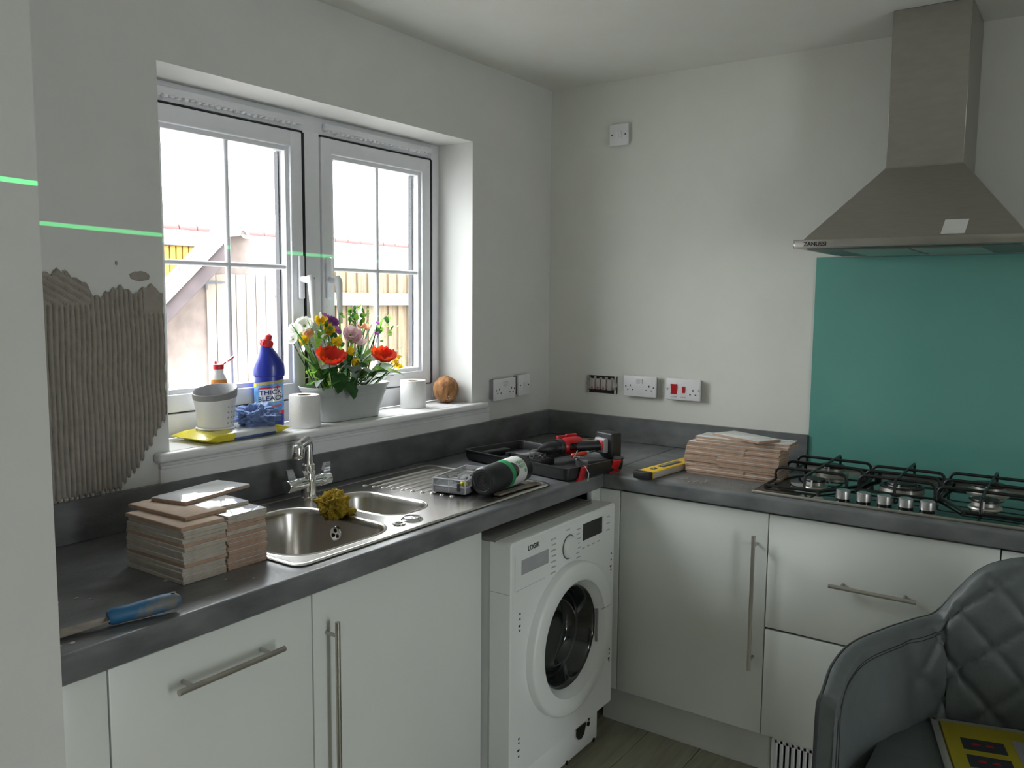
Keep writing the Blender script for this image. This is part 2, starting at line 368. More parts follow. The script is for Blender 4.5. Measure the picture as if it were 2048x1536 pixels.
# ================================================================== outdoors
struct(B().box(-6, .33, -.35, 14, 14, -.25).obj('ground_paving', PAVE, smooth=False))
shed = thing('outbuilding', 'pale gabled outbuilding with planked doors seen through the left sash', 'outbuilding', (.58, 3.0, 0), R(-39)); shed.scale.x = .77
B().prism([(-.95, -.3), (.95, -.3), (.95, 1.93), (.10, 1.93), (0, 2.0), (-.95, 1.20)], 0, .12, T(0, .46, 0, rx=R(90))@Matrix.Scale(-1, 4, (0, 0, 1))).obj('gable_wall', BRICKM, shed, smooth=False)
for sx in (-1, 1):
    t = Vector((sx*.95, 0, -.80)).normalized(); n = Vector((-sx*t.z*1.0, 0, abs(t.x)))
    def pt(a, hgt, yy): return (t.x*a+sx*(-t.z)*hgt, yy, 2.045+t.z*a+abs(t.x)*hgt)
    LN = 1.45 if sx < 0 else .14
    vs = [pt(0, 0, 0), pt(LN, 0, 0), pt(LN, -.10 if sx < 0 else -.05, 0), pt(.0, -.10, 0)]
    vs[3] = (0, 0, 2.045-.135); vs[0] = (0, 0, 2.045+.0)
    vv = vs+[(a, .025, c) for a, _, c in vs]
    B().add(vv, [(0, 1, 2, 3), (7, 6, 5, 4), (0, 4, 5, 1), (1, 5, 6, 2), (2, 6, 7, 3), (3, 7, 4, 0)]).obj('bargeboard', BARGE, shed, smooth=False)
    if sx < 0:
        vk = [(0, .03, 2.045-.13), pt(LN, -.095, .03), pt(LN, -.20, .03), (0, .03, 2.045-.275)]  # dark brown strip added just below and behind the left bargeboard
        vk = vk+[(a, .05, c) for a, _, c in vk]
        B().add(vk, [(0, 1, 2, 3), (7, 6, 5, 4), (0, 4, 5, 1), (1, 5, 6, 2), (2, 6, 7, 3), (3, 7, 4, 0)]).obj('dark_strip', M('dark_strip_brown', (.045, .034, .036), .8, var=.3, scale=6), shed, smooth=False)
    LN += .03
    vs = [(0, 0, 2.05), pt(LN, 0.005, 0), pt(LN, .035, 0), (0, 0, 2.09)]
    vv = vs+[(a, .50, c) for a, _, c in vs]
    B().add(vv, [(0, 1, 2, 3), (7, 6, 5, 4), (0, 4, 5, 1), (1, 5, 6, 2), (2, 6, 7, 3), (3, 7, 4, 0)]).obj('roof_slope', ROOFT, shed, smooth=False)
for i in range(7):
    x0 = -.26+i*.092; B().box(x0, .442, -.2, x0+.086, .461, 1.66, .003, 1).obj('door_plank', SHEDW, shed)
b = B(); HX_ = T(.01, 0, 0); b.box(-.275, .432, 1.545, -.255, .442, 1.655, .002, 1, HX_); b.add([(-.26,  .433, 1.612), (-.26,  .433, 1.588), (-.09,  .433, 1.596), (-.09,  .433, 1.604), (-.26,  .4415, 1.612), (-.26,  .4415, 1.588), (-.09,  .4415, 1.596), (-.09,  .4415, 1.604)], [(0, 1, 2, 3), (7, 6, 5, 4), (0, 4, 5, 1), (1, 5, 6, 2), (2, 6, 7, 3), (3, 7, 4, 0)], HX_)
b.obj('strap_hinge', IRON, shed)
B().tube([(.385, .445, 1.50), (.385, .40, 1.50), (.42, .39, 1.512)], .008).obj('latch', IRON, shed)
fen = thing('garden_fence', 'weathered brown timber garden fence seen through the right sash', 'fence', (1.62, 3.2, 0))
for i in range(20):
    x0 = i*.125; dz = random.uniform(-.012, .012)
    B().add([(x0, .0, -.3), (x0+.135, .020, -.3), (x0+.135, .026, -.3), (x0, .018, -.3), (x0, .0, 1.72+dz), (x0+.135, .020, 1.72+dz), (x0+.135, .026, 1.72+dz), (x0, .018, 1.72+dz)],
            [(0, 3, 2, 1), (4, 5, 6, 7), (0, 1, 5, 4), (1, 2, 6, 5), (2, 3, 7, 6), (3, 0, 4, 7)]).obj('board', FENCEM, fen, smooth=False)
for zz in (.35, 1.43): B().box(-.05, -.055, zz, 2.55, -.002, zz+.105, .004, 1).obj('rail', FENCEL, fen)
for xx in (.33, 1.02, 1.75, 2.4): B().box(xx, -.045, .45, xx+.05, -.006, 1.43, .003, 1).obj('post', FENCEL, fen)
hs = thing('neighbour_roof', 'pale neighbouring roof with red ridge tiles above the fence', 'roof', (7, 9, 0))
B().prism([(-3, .8), (-3, 1.35), (0, 2.47), (3, 1.35), (3, .8)], -3.6, 4.5, T(0, 0, 0, rx=R(90), rz=R(90))).obj('roof_slope', ROOFT, hs, smooth=False)
for i in range(26):
    x0 = -3.5+i*.30; B().tube([(x0, 0, 2.47), (x0+.28, 0, 2.47)], [.075, .085], 10).obj('ridge_tile', RIDGE, hs)
yb = thing('slatted_screen', 'yellow slatted building with dark gutter left of the outbuilding roof', 'building', (1.0, 6, 0))
for i in range(22): B().box(i*.075, 0, 0, i*.075+.062, .03, 2.03, .003, 1).obj('slat', YELB, yb)
B().box(-.1, -.03, 2.02, 1.8, .10, 2.11, .01).obj('gutter', IRON, yb)
B().box(-.05, .04, 0, 1.75, .09, 2.05).obj('back_wall', YELB, yb)

# ================================================================== worktop and upstands
D = .6275; ZT = .91; ZB = .860
def nosing_profile(d0, d1):   # (depth, z) profile, rounded front edge at depth d1
    pr = [(d0, ZB), (d1+.004, ZB)]
    for a in range(0, 91, 15): pass
    r = .012
    pr = [(d0, ZB)]
    for a in range(-90, 1, 18): pr.append((d1+.005-.005*math.cos(R(a)), ZB+.005+.005*math.sin(R(a))))
    for a in range(0, 91, 15): pr.append((d1+r-r*math.cos(R(a)), ZT-r+r*math.sin(R(a))))
    pr.append((d0, ZT)); return pr
SX0, SX1, SY0, SY1 = -1.90, -1.28, -.57, -.11
b = B()
pf = nosing_profile(SY0, -D)
b.loft([[(x, a, z) for a, z in pf] for x in (PX+.002, 0.0)], True, True, True)
b.box(PX+.002, SY0, ZB, SX0, -.001, ZT); b.box(SX1, SY0, ZB, 0-.001, -.001, ZT); b.box(SX0, SY1, ZB, SX1, -.001, ZT)
tag(b.obj('worktop', SLATE), 'dark slate laminate worktop under the window holding the sink', 'worktop')
b = B(); pf = nosing_profile(-.001, -D)
b.loft([[(a, yy, z) for a, z in pf] for yy in (-D-.0005, -2.6)], True, True, True)
tag(b.obj('worktop', SLATE2), 'dark slate laminate worktop under the hob and cooker hood', 'worktop')
tag(B().box(PX+.002, -.019, ZT, -.0195, -.001, 1.012, .002, 1).obj('upstand', SLATE), 'dark slate upstand running along the window wall', 'upstand')
tag(B().box(-.019, -1.132, ZT, -.001, -.0005, 1.012, .002, 1).obj('upstand', SLATE2), 'dark slate upstand between the corner and the teal glass', 'upstand')

# ================================================================== base cabinets
DF = .608
def bar_handle(parent, p0, p1, out, r=.006, end=.032):
    """bar between p0 and p1, standoffs back along -out"""
    p0, p1, out = Vector(p0), Vector(p1), Vector(out); d = (p1-p0).normalized()
    hb = B().tube([p0, p1], r, 14).obj('handle', BAR, parent)
    for q in (p0+d*end, p1-d*end): B().tube([q, q-out], .0045, 10).obj('standoff', BAR, hb)
    return hb
def front(parent, name, x0, x1, z0, z1, axis='y'):
    b = B(); bev = .0025
    if axis == 'y': b.box(x0+.0015, -DF, z0, x1-.0015, -DF+.018, z1, bev)
    else: b.box(-DF, x0+.0015, z0, -DF+.018, x1-.0015, z1, bev)
    return b.obj(name, CAB, parent)
Z0, Z1 = .15, .852
X5 = -2.3566; X4 = -1.8972; X6 = -1.2831
# filler
fl = thing('filler_panel', 'narrow white filler panel between the wall nib and the dishwasher', 'panel', (0, 0, 0))
B().box(PX+.001, -DF, Z0, X5-.001, -DF+.018, Z1, .002).obj('panel', CAB, fl)
dw = thing('integrated_dishwasher', 'slim white integrated dishwasher front with a horizontal bar handle', 'dishwasher')
B().box(X5+.003, -DF+.02, .152, X4-.003, -.03, Z1-.004).obj('body', CARC, dw)
dd = front(dw, 'door', X5, X4, Z0, Z1)
bar_handle(dd, (-2.246, -.645, .777), (-2.004, -.645, .777), (0, -.037, 0))
sk = thing('sink_cabinet', 'white sink cabinet with a tall vertical bar handle', 'cabinet')
b = B(); b.box(X4+.002, -DF+.02, .152, X4+.02, -.03, Z1-.004); b.box(X6-.02, -DF+.02, .152, X6-.002, -.03, Z1-.004); b.box(X4+.02, -DF+.02, .152, X6-.02, -.03, .17); b.obj('body', CAB, sk)
dd = front(sk, 'door', X4, X6, Z0, Z1)
bar_handle(dd, (-1.858, -.645, .786), (-1.858, -.645, .36), (0, -.037, 0))
Y8, Y9, Y10 = -.6837, -1.1894, -1.8015
cp = thing('corner_post', 'white corner post where the two cabinet runs meet', 'panel')
B().box(-.672, -DF, .12, -.610, -DF+.018, Z1, .002).box(-DF, Y8+.0015, Z0, -DF+.018, -DF+.018, Z1, .002).obj('post', CAB, cp)
cc = thing('corner_cabinet', 'white corner cabinet with a tall bar handle beside the washing machine', 'cabinet')
B().box(-DF+.02, Y9+.002, .152, -.03, Y8-.002, Z1-.004).obj('body', CARC, cc)
dd = front(cc, 'door', Y9, Y8, Z0, Z1, 'x')
bar_handle(dd, (-.645, -1.157, .787), (-.645, -1.157, .362), (-.037, 0, 0))
du = thing('drawer_unit', 'white two drawer pan unit under the gas hob', 'drawer unit')
B().box(-DF+.02, Y10+.002, .152, -.03, Y9-.002, Z1-.01).obj('body', CARC, du)
d1_ = front(du, 'drawer', Y10, Y9, .497, Z1, 'x'); front(du, 'drawer', Y10, Y9, Z0, .490, 'x')
bar_handle(d1_, (-.645, -1.381, .678), (-.645, -1.612, .678), (-.037, 0, 0))
ec = thing('end_cabinet', 'white base cabinet mostly hidden behind the grey chair', 'cabinet')
B().box(-DF+.02, -2.41, .152, -.03, Y10-.002, Z1-.004).obj('body', CARC, ec)
front(ec, 'door', -2.41, Y10, Z0, Z1, 'x')
pl = thing('plinth', 'off white plinth board under the corner cabinet', 'plinth')
B().box(-.545, -1.205, .0, -.527, -.60, .149, .001, 1).obj('board', PLINTH, pl)
pl2 = thing('plinth', 'pale plinth with a slotted heater grille below the drawers', 'plinth')
b = B(); b.box(-.545, -2.4, 0, -.527, -1.42, .149); b.box(-.545, -1.42, .118, -.527, -1.207, .149); b.box(-.545, -1.42, 0, -.527, -1.207, .02); b.obj('board', PLINTH, pl2, smooth=False)
gr = B().box(-.534, -1.42, .02, -.53, -1.207, .118).obj('grille', BLACKS, pl2)
for i in range(9):
    yy = -1.222-i*.018; B().box(-.551, yy-.0055, .02, -.537, yy+.0055, .118, .002, 1).obj('slat', WHITEP, gr)
B().box(-.551, -1.222, .108, -.538, -1.42, .120, .002, 1).box(-.551, -1.218, .018, -.538, -1.207, .120, .002, 1).obj('grille_frame', WHITEP, pl2)
B().lathe([(.014, 0), (.014, .006)], 16, T(-.552, -1.40, .06, ry=R(90)), True, True).obj('knob', BLACK, pl2)
pl3 = thing('plinth', 'off white plinth board under the dishwasher and sink cabinet', 'plinth')
B().box(PX+.002, -.545, 0, X6-.004, -.527, .149).obj('board', PLINTH, pl3)

# ================================================================== washing machine
wm = thing('washing_machine', 'white front loading washing machine pulled out from under the worktop', 'washing machine', (-.973, 0, 0))
WF = -.70; WW = .299          # front plane, half width (local x from -WW to WW)
B().box(-WW+.004, -.54, .03, WW-.004, -.08, .822, .006).box(-WW+.004, WF+.068, .05, -WW+.02, -.535, .822).box(WW-.02, WF+.068, .15, WW-.004, -.535, .822).box(-WW+.02, WF+.068, .806, WW-.02, -.535, .822).box(-WW+.004, WF+.068, .03, WW-.02, -.535, .06).obj('body', WM, wm)
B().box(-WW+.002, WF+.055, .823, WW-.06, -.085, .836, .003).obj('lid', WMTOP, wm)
# front panel: upper fascia and main panel, notch at lower right
for zz in (.04,):
    for xx in (-WW+.05, WW-.07):
        for yy in (WF+.12, -.14): B().lathe([(.018, 0), (.018, .02), (.01, .02), (.01, .045)], 14, T(xx, yy, 0), True, True).obj('foot', BLACK, wm)
dc = (-.960+.973, .463)
hole = [(dc[0]+.165*math.cos(2*math.pi*k/64), dc[1]+.165*math.sin(2*math.pi*k/64)) for k in range(64)]
hs_ = holed(rrect(-WW+.004, .144, WW-.004, .824, .006, 3), [hole], 0, .004)
XF = T(0, WF+.004, 0, rx=R(90))
hs_.v = [tuple(XF @ Vector(q)) for q in hs_.v]
fp = hs_
for g, y_, g2, y2_ in ((.004, 0, 0, .004), (0, .004, 0, .072)):
    fp.loft([[(x, WF+yy, z) for x, z in rrect(-WW+gg, .140+gg, WW-gg, .828-gg, .010-gg*.9, 4)] for gg, yy in ((g, y_), (g2, y2_))], True)
fp.box(-WW, WF+.006, .045, WW-.082, WF+.07, .145, .006, 2)
fp = fp.obj('front_panel', WM, wm)
B().box(-WW-.0005, WF+.006, .683, -WW+.05, WF+.070, .6845).obj('seam', INKG, fp)
# detergent drawer recess
B().box(-.250, WF-.0006, .729, -.110, WF+.003, .771, .0004, 1).obj('drawer_recess', M('recess_grey', (.36, .37, .38), .5), fp)
B().box(-.282, WF-.0008, .690, -.2815, WF+.003, .79).box(-.282, WF-.0008, .689, -.13, WF+.003, .6895).obj('drawer_outline', INKG, fp)
# dial
dial = B().lathe([(.0350, 0), (.0350, .003), (.0325, .012), (.030, .015), (.027, .0155), (0.0005, .0145)], 40, T(.005, WF, .749, rx=R(90))).obj('dial', WM, fp)
B().loft([[((r)*math.cos(a*math.pi/24)+.005, y_, .749+r*math.sin(a*math.pi/24)) for a in range(48)] for r, y_ in ((.0352, WF-.0008), (.0366, WF-.0030), (.0380, WF-.0006))], True).obj('dial_ring', M('dial_ring_grey', (.10, .10, .11), .4), dial)
B().box(.088, WF-.0012, .747, .210, WF+.003, .800, .0006, 1).obj('display', BLACKS, fp)
def front_text(body, size, x, z, mat, bold=0, parent=fp, y=WF-.0012):
    vs, fs = text(body, size, bold); return B().add([(x+a, y, z+c) for a, c, _ in vs], fs).obj('lettering', mat, parent, smooth=False)
front_text('LOGIK', .020, -.190, .798, INK, .0004)
pr = B()
for i in range(7):
    pr.box(-.098+.006*(i % 2), WF-.0008, .690+i*.017, -.070, WF+.001, .694+i*.017)
    pr.box(.050, WF-.0008, .700+i*.015, .074-.006*(i % 2), WF+.001, .7035+i*.015)
for i in range(4): pr.box(.085+i*.032, WF-.0008, .722, .100+i*.032, WF+.001, .7255)
for i in range(3): pr.box(.240, WF-.0008, .745+i*.022, .262, WF+.001, .7485+i*.022)
pr.box(-.012, WF-.0008, .802, .008, WF+.001, .8055); pr.box(-.008, WF-.0008, .684, .002, WF+.001, .6875); pr.box(.218, WF-.0008, .735, .2187, WF+.001, .80)
pr.obj('printed_marks', INKG, fp, smooth=False)['kind'] = 'stuff'
hl = B()
for xx, zs in ((-.255, (.62, .605, .585, .572, .252, .240, .218, .200)), (.277, (.660, .640, .618, .606, .330, .316, .300, .292))):
    for i, zz in enumerate(zs): hl.box(xx-.003-.004*(i % 4 == 2), WF-.0007, zz-.003, xx+.003, WF+.001, zz+.003-.001*(i % 2))
hl.obj('bracket_holes', INK, fp, smooth=False)['kind'] = 'stuff'
# porthole door
door = B().lathe([(.236, .0), (.236, .021), (.2325, .0265), (.226, .029), (.186, .0305), (.180, .028), (.176, .020), (.160, .004), (.158, -.004)], 72, T(dc[0], WF, dc[1], rx=R(90))).obj('door', WM, wm)
B().lathe([(.1595, -.001), (.157, .002), (.153, .000), (.146, -.012), (.128, -.055), (.118, -.075), (.10, -.085), (.001, -.088)], 64, T(dc[0], WF, dc[1], rx=R(90))).obj('door_glass', DARKGL, door)
B().lathe([(.131, -.046), (.128, -.044), (.125, -.050)], 64, T(dc[0], WF, dc[1], rx=R(90))).obj('glass_rim', DRUM, door)
B().box(.160, WF-.018, .400, .167, WF-.010, .510, .002).obj('handle', GREYP, door)
B().box(.166, WF-.0312, .5085, .222, WF-.026, .5100, .0004, 1).obj('handle_seam', INKG, door)
# pump filter opening
pf_ = B().prism([(-.03, .02), (-.03, -.005), (-.018, -.02), (.0, -.024), (.018, -.014), (.03, .02)], 0, .002, T(.105, WF+.0035, .115, rx=R(90))).obj('filter_opening', BLACKS, wm)
B().lathe([(.008, 0), (.008, .003)], 14, T(.150, WF+.004, .122, rx=R(90)), True, True).obj('filter_cap', BLACKS, wm)
for xx in (.02, .19): B().box(xx-.004, WF+.002, .043, xx+.004, WF+.008, .055).obj('clip', BLACKS, wm)
B().box(.155, WF+.002, .130, .157, WF+.006, .145).obj('slot', INK, wm)

# ================================================================== splashback and hood
tag(B().box(-.008, -1.883, ZT, -.0005, -1.133, 1.6515, .001, 1).obj('glass_splashback', TEAL), 'teal glass splashback panel behind the gas hob', 'splashback')
hd = thing('cooker_hood', 'stainless steel chimney cooker hood above the teal splashback', 'cooker hood', (0, -1.507, 0))
HX = -.485; HW = .313; ZL0, ZL1 = 1.657, 1.682
b = B(); b.box(HX, -HW, ZL0, -.002, HW, ZL1, .003)
b.obj('lip', STEELD, hd)
CXF, CW, CZ = -.268, .1075, 1.908
B().loft([[(HX+.02, -HW+.02, ZL1), (HX+.02, HW-.02, ZL1), (-.002, HW-.02, ZL1), (-.002, -HW+.02, ZL1)],
          [(CXF, -CW, CZ), (CXF, CW, CZ), (-.002, CW, CZ), (-.002, -CW, CZ)]], True).obj('canopy', STEELD, hd, smooth=False)
B().box(CXF, -CW, CZ, -.002, CW, H-.001, .002, 1).obj('chimney', STEELD, hd)
B().box(CXF-.0015, -CW-.0015, CZ-.012, -.002, CW+.0015, CZ+.001).obj('collar', STEELD, hd)
B().box(HX+.03, -HW+.03, ZL0-.004, -.03, HW-.03, ZL0+.001, .002, 1).obj('underside_panel', M('hood_underside', (.20, .21, .20), .45, .8), hd)
for yy in (-.19, .0):
    fb = B().box(HX+.07, yy+.005, ZL0-.007, -.08, yy+.185, ZL0-.003, .001, 1).obj('grease_filter', BAR, hd)
B().box(HX-.001, HW-.001, ZL0, HX+.014, HW+.002, ZL1+.0005, .001, 1).obj('end_cap', CHROME, hd)
vs, fs = text('ZANUSSI', .017, .0003)
B().add([(HX-.0012, HW-.062-a, 1.668+c) for a, c, _ in vs], fs).obj('lettering', INK, hd, smooth=False)
# white rating sticker on the canopy front slope
sl = (Vector((CXF, 0, CZ))-Vector((HX+.02, 0, ZL1))).normalized(); nn = Vector((-sl.z, 0, sl.x))
def cpt(y_, t): q = Vector((HX+.02, 0, ZL1))+sl*t+nn*.0012; return (q.x, y_, q.z)
sv = [cpt(-.085, .006), cpt(-.145, .006), cpt(-.150, .062), cpt(-.090, .062)]
sv2 = [tuple(Vector(q)-nn*.001) for q in sv]
B().add(sv+sv2, [(0, 1, 2, 3), (7, 6, 5, 4), (0, 4, 5, 1), (1, 5, 6, 2), (2, 6, 7, 3), (3, 7, 4, 0)]).obj('sticker', WLAB, hd, smooth=False)

# ================================================================== gas hob
hob = thing('gas_hob', 'five burner gas hob with black glass top set in the worktop', 'hob', (0, -1.51, ZT))
B().box(-.605, -.375, .0003, -.085, .375, .008, .003, 2).obj('glass_top', HOBG, hob)
B().box(-.608, -.377, .0002, -.602, .377, .0095, .002, 2).box(-.086, -.377, .0002, -.082, .377, .0095, .001, 1).box(-.605, .372, .0002, -.085, .377, .0095, .001, 1).box(-.605, -.377, .0002, -.085, -.372, .0095, .001, 1).obj('trim', BAR, hob)
for i, yy in enumerate((-1.392, -1.449, -1.505, -1.561, -1.616)):
    kb = B().lathe([(.0205, .0145), (.0208, .018), (.0195, .037), (.0165, .0395), (.0005, .0395)], 28, T(-.570, yy+1.51, 0)).obj('knob', KNOB, hob)
    B().lathe([(.019, .0085), (.019, .0145), (.0005, .0145)], 24, T(-.570, yy+1.51, 0)).obj('knob_skirt', BLACKS, kb)
def burner(x, y, r, rings=1):
    y += 1.51
    bb = B().lathe([(r*1.25, .008), (r*1.2, .012), (r*.98, .016), (r*.95, .026), (.0005, .026)], 36, T(x, y, 0)).obj('burner', BURN, hob)
    B().lathe([(r*1.0, .0262), (r*1.02, .029), (r*.96, .034), (r*.5, .035), (.0005, .035)], 36, T(x, y, 0)).obj('burner_cap', ENAM, bb)
    B().tube([(x-r*1.1, y, .01), (x-r*1.1, y, .033)], .003, 8).obj('igniter', WHITEP, bb)
    if rings > 1:
        B().lathe([(r*1.55, .008), (r*1.5, .018), (r*1.3, .022), (r*1.22, .022), (r*1.22, .008)], 40, T(x, y, 0)).obj('outer_ring', BURN, bb)
        B().lathe([(r*1.5, .0185), (r*1.48, .023), (r*1.28, .0245)], 40, T(x, y, 0)).obj('outer_cap', ENAM, bb)
burner(-.435, -1.275, .032); burner(-.175, -1.262, .042); burner(-.325, -1.507, .042, 2); burner(-.420, -1.742, .036); burner(-.185, -1.728, .048)
def arch(y0, y1, x, z0, z1, r=.018):
    pts = [(x, y0, z0), (x, y0, z1-r)]
    for a in (30, 60, 90): pts.append((x, y0+(y1-y0)/abs(y1-y0)*r*(1-math.cos(R(a))), z1-r+r*math.sin(R(a))))
    s_ = (y1-y0)/abs(y1-y0)
    for a in (90, 60, 30): pts.append((x, y1-s_*r*(1-math.cos(R(a))), z1-r+r*math.sin(R(a))))
    return pts+[(x, y1-0*s_, z1-r), (x, y1, z0)]
def grate(y0, y1, kind):
    y0 += 1.51; y1 += 1.51; zl, zh = .017, .058; r = .0048
    ym = (y0+y1)/2
    if kind == 0: base = [(-.115, y0), (-.545, y0), (-.545, y0-.16), (-.40, y1), (-.115, y1)]
    elif kind == 1: base = [(-.115, y0), (-.44, y0), (-.44, y1), (-.115, y1)]
    else: base = [(-.115, y0), (-.40, y0), (-.545, y1+.16), (-.545, y1), (-.115, y1)]
    g = B().tube([(*q, zl) for q in base+[base[0]]], r, 10).obj('pan_support', ENAM, hob)
    for xx in ((-.445, -.325, -.205) if kind != 1 else (-.415, -.325, -.235)):
        yy0, yy1 = y0, y1
        if kind == 0 and xx < -.4: yy1 = y1+.02
        B().tube(arch(yy0, yy1, xx, zl, zh), r, 10).obj('bar', ENAM, g)
    xf, xb = (-.545 if kind != 1 else -.44), -.115
    B().tube([(xf, ym, zl), (xf, ym, zh-.010), (xf+.008, ym, zh), (xb-.008, ym, zh), (xb, ym, zh-.010), (xb, ym, zl)], r*.9, 10).obj('bar', ENAM, g)
    for q in base: B().tube([(*q, .008), (*q, zl)], .006, 10).obj('rubber_foot', BLACK, g)
grate(-1.155, -1.392, 0); grate(-1.402, -1.612, 1); grate(-1.624, -1.862, 2)

# ================================================================== sink and tap
sink = thing('kitchen_sink', 'stainless steel one and a half bowl sink with ribbed drainer', 'sink', (0, 0, 0))
OUT = rrect(-1.915, -.587, -.885, -.068, .03)
def bowl_outline(x0, y0, x1, y1, r, g=0): return rrect(x0+g, y0+g, x1-g, y1-g, max(r-g, .004), 8)
MB = (-1.882, -.545, -1.552, -.168, .085); HB = (-1.492, -.468, -1.312, -.172, .075)
b = holed(OUT, [bowl_outline(*MB), bowl_outline(*HB)], ZT+.0003, ZT+.004)
b.loft([[(x, y, z) for x, y in rrect(-1.915+g, -.587+g, -.885-g, -.068-g, .03, 6)] for g, z in ((0, ZT+.0003), (-.001, ZT+.003), (.003, ZT+.0065), (.010, ZT+.0065), (.016, ZT+.004))], True)
top = b.obj('sink_top', STEEL, sink)
for q, dep in ((MB, .165), (HB, .095)):
    rings = []
    for g, z in ((-.006, .0042), (-.003, .0062), (.0, .0055), (.004, .001), (.008, -.012), (.016, -dep+.035), (.026, -dep+.014), (.045, -dep+.002), (.075, -dep)):
        rings.append([(x, y, ZT+z) for x, y in bowl_outline(*q, g)])
    b = B().loft(rings, True, False, True).obj('bowl', STEEL, sink)
    cx, cy = (q[0]+q[2])/2, (q[1]+q[3])/2
    B().lathe([(.040, 0), (.038, .002), (.030, .001), (.001, .0005)], 28, T(cx, cy, ZT-dep)).obj('waste', CHROME, b)
# overflow on the right wall of the main bowl
ov = B().lathe([(.021, 0), (.020, .003), (.017, .0035), (.001, .0025)], 28, T(-1.562, -.325, ZT-.048, ry=R(-90))).obj('overflow', CHROME, sink)
for k in range(3):
    a = R(90+120*k); B().lathe([(.0055, .0), (.0055, .0045), (.0005, .0045)], 12, T(-1.562, -.325+.0095*math.cos(a), ZT-.048+.0095*math.sin(a), ry=R(-90))).obj('overflow_hole', BLACKS, ov)
for k in range(10):
    yy = -.135-k*.034
    rg = B(); x0, x1 = -1.262+.006*k, -.935
    if k > 7: x1 = -.99
    rings = []
    for i in range(9):
        t_ = i/8; xx = x0+(x1-x0)*t_; hh = .0035*math.sin(math.pi*min(1, max(.0, (t_ if t_ < .5 else 1-t_))/.04*.5)) if (t_ < .04 or t_ > .96) else .0035
        ww = .0065
        rings.append([(xx, yy+ww*math.cos(a*math.pi/6), ZT+.004+max(hh, .0002)*math.sin(a*math.pi/6)) for a in range(7)])
    rg.loft(rings, False)
    rg.blob((.010, .0075, .0045), 2, lambda d: 1, (x0-.002, yy, ZT+.004))
    rg.obj('drainer_rib', STEEL, sink)
# pop-up waste control: round knob
B().lathe([(.030, .004), (.028, .007), (.024, .0085), (.022, .012), (.0005, .013)], 28, T(-1.475, -.520, ZT)).obj('waste_control', CHROME, sink)
B().lathe([(.018, .004), (.017, .0075), (.010, .0075), (.009, .0045), (.0005, .0045)], 24, T(-1.530, -.525, ZT)).obj('control_recess', CHROME, sink)

tap = thing('mixer_tap', 'chrome mixer tap with two lever handles behind the sink bowls', 'tap', (-1.474, -.118, ZT+.004), 0)
B().lathe([(.026, 0), (.026, .004), (.0215, .007), (.0205, .055), (.0205, .078), (.018, .082), (.0185, .086), (.0185, .098), (.016, .101), (.0005, .101)], 28).obj('tap_body', CHROME, tap)
sp = [(0, 0, .098), (0, 0, .135), (-.001, -.001, .152)]
dv = Vector((-.80, -.60, 0))
for a in range(15, 91, 15): q = dv*(.020*(1-math.cos(R(a)))); sp.append((q.x, q.y, .152+.020*math.sin(R(a))))
q = dv*.118; sp += [(q.x, q.y, .172)]; q = dv*.132
B().tube(sp, [.0135]*(len(sp)-1)+[.013], 18).obj('spout', CHROME, tap)
B().lathe([(.0155, -.022), (.0165, -.020), (.0165, .008), (.014, .014), (.0005, .016)], 22, T(q.x, q.y, .164)).lathe([(.0115, -.024), (.0115, -.021), (.0005, -.0235)], 18, T(q.x, q.y, .164)).obj('outlet', CHROME, tap)
for s_ in (-1, 1):
    arm = B().lathe([(.0175, .0), (.0175, .038), (.0165, .039), (.0165, .042), (.0190, .044), (.0190, .076), (.016, .080), (.0005, .080)], 24, T(0, 0, .046, ry=R(90*s_)))
    arm = arm.obj('lever_arm', CHROME, tap)
    b = B(); x0 = s_*.050; x1 = s_*.078
    b.add([(x0, -.007, .060), (x1, -.007, .060), (x1+s_*.004, -.004, .094), (x0+s_*.010, -.004, .094), (x0, .007, .060), (x1, .007, .060), (x1+s_*.004, .004, .094), (x0+s_*.010, .004, .094)],
          [(0, 1, 2, 3), (7, 6, 5, 4), (0, 4, 5, 1), (1, 5, 6, 2), (2, 6, 7, 3), (3, 7, 4, 0)])
    b.obj('lever', CHROME, arm)

# ================================================================== switches and sockets
def on_right(name, label, cat, y, z, off): return thing(name, label, cat, (-off, y, z), R(-90))
# local frame: x along the wall to the viewer's right, y into the room = -y local, z up
def plate(t, w_, back=True, off=.018):
    B().box(-w_/2, -.010, -.043, w_/2, 0, .043, .003, 3).obj('faceplate', WHITEP, t)
    B().box(-w_/2+.006, 0, -.037, w_/2-.006, off-.0005, .037).obj('back_box', GREYP if back else WHITEP, t)
def pins(t, cx, cz):
    b = B(); b.box(cx-.002, -.0106, cz+.006, cx+.002, -.0095, cz+.014); b.box(cx-.0145, -.0106, cz-.0085, cx-.008, -.0095, cz-.0045); b.box(cx+.008, -.0106, cz-.0085, cx+.0145, -.0095, cz-.0045)
    b.obj('pin_holes', INK, t, smooth=False)
def screws(t, xs, cz=0, r=.0032):
    for x in xs: B().lathe([(r, 0), (r, .001), (.0003, .0012)], 12, T(x, -.0100, cz, rx=R(90))).obj('screw', BAR if r > .003 else INK, t)
def rocker(t, x0, x1, z0, z1, m): return B().add([(x0, -.010, z0), (x1, -.010, z0), (x1, -.010, z1), (x0, -.010, z1), (x0, -.0115, z0), (x1, -.0115, z0), (x1, -.0165, z1), (x0, -.0165, z1)],
    [(0, 1, 2, 3), (7, 6, 5, 4), (0, 4, 5, 1), (1, 5, 6, 2), (2, 6, 7, 3), (3, 7, 4, 0)]).obj('rocker', m, t, smooth=False)
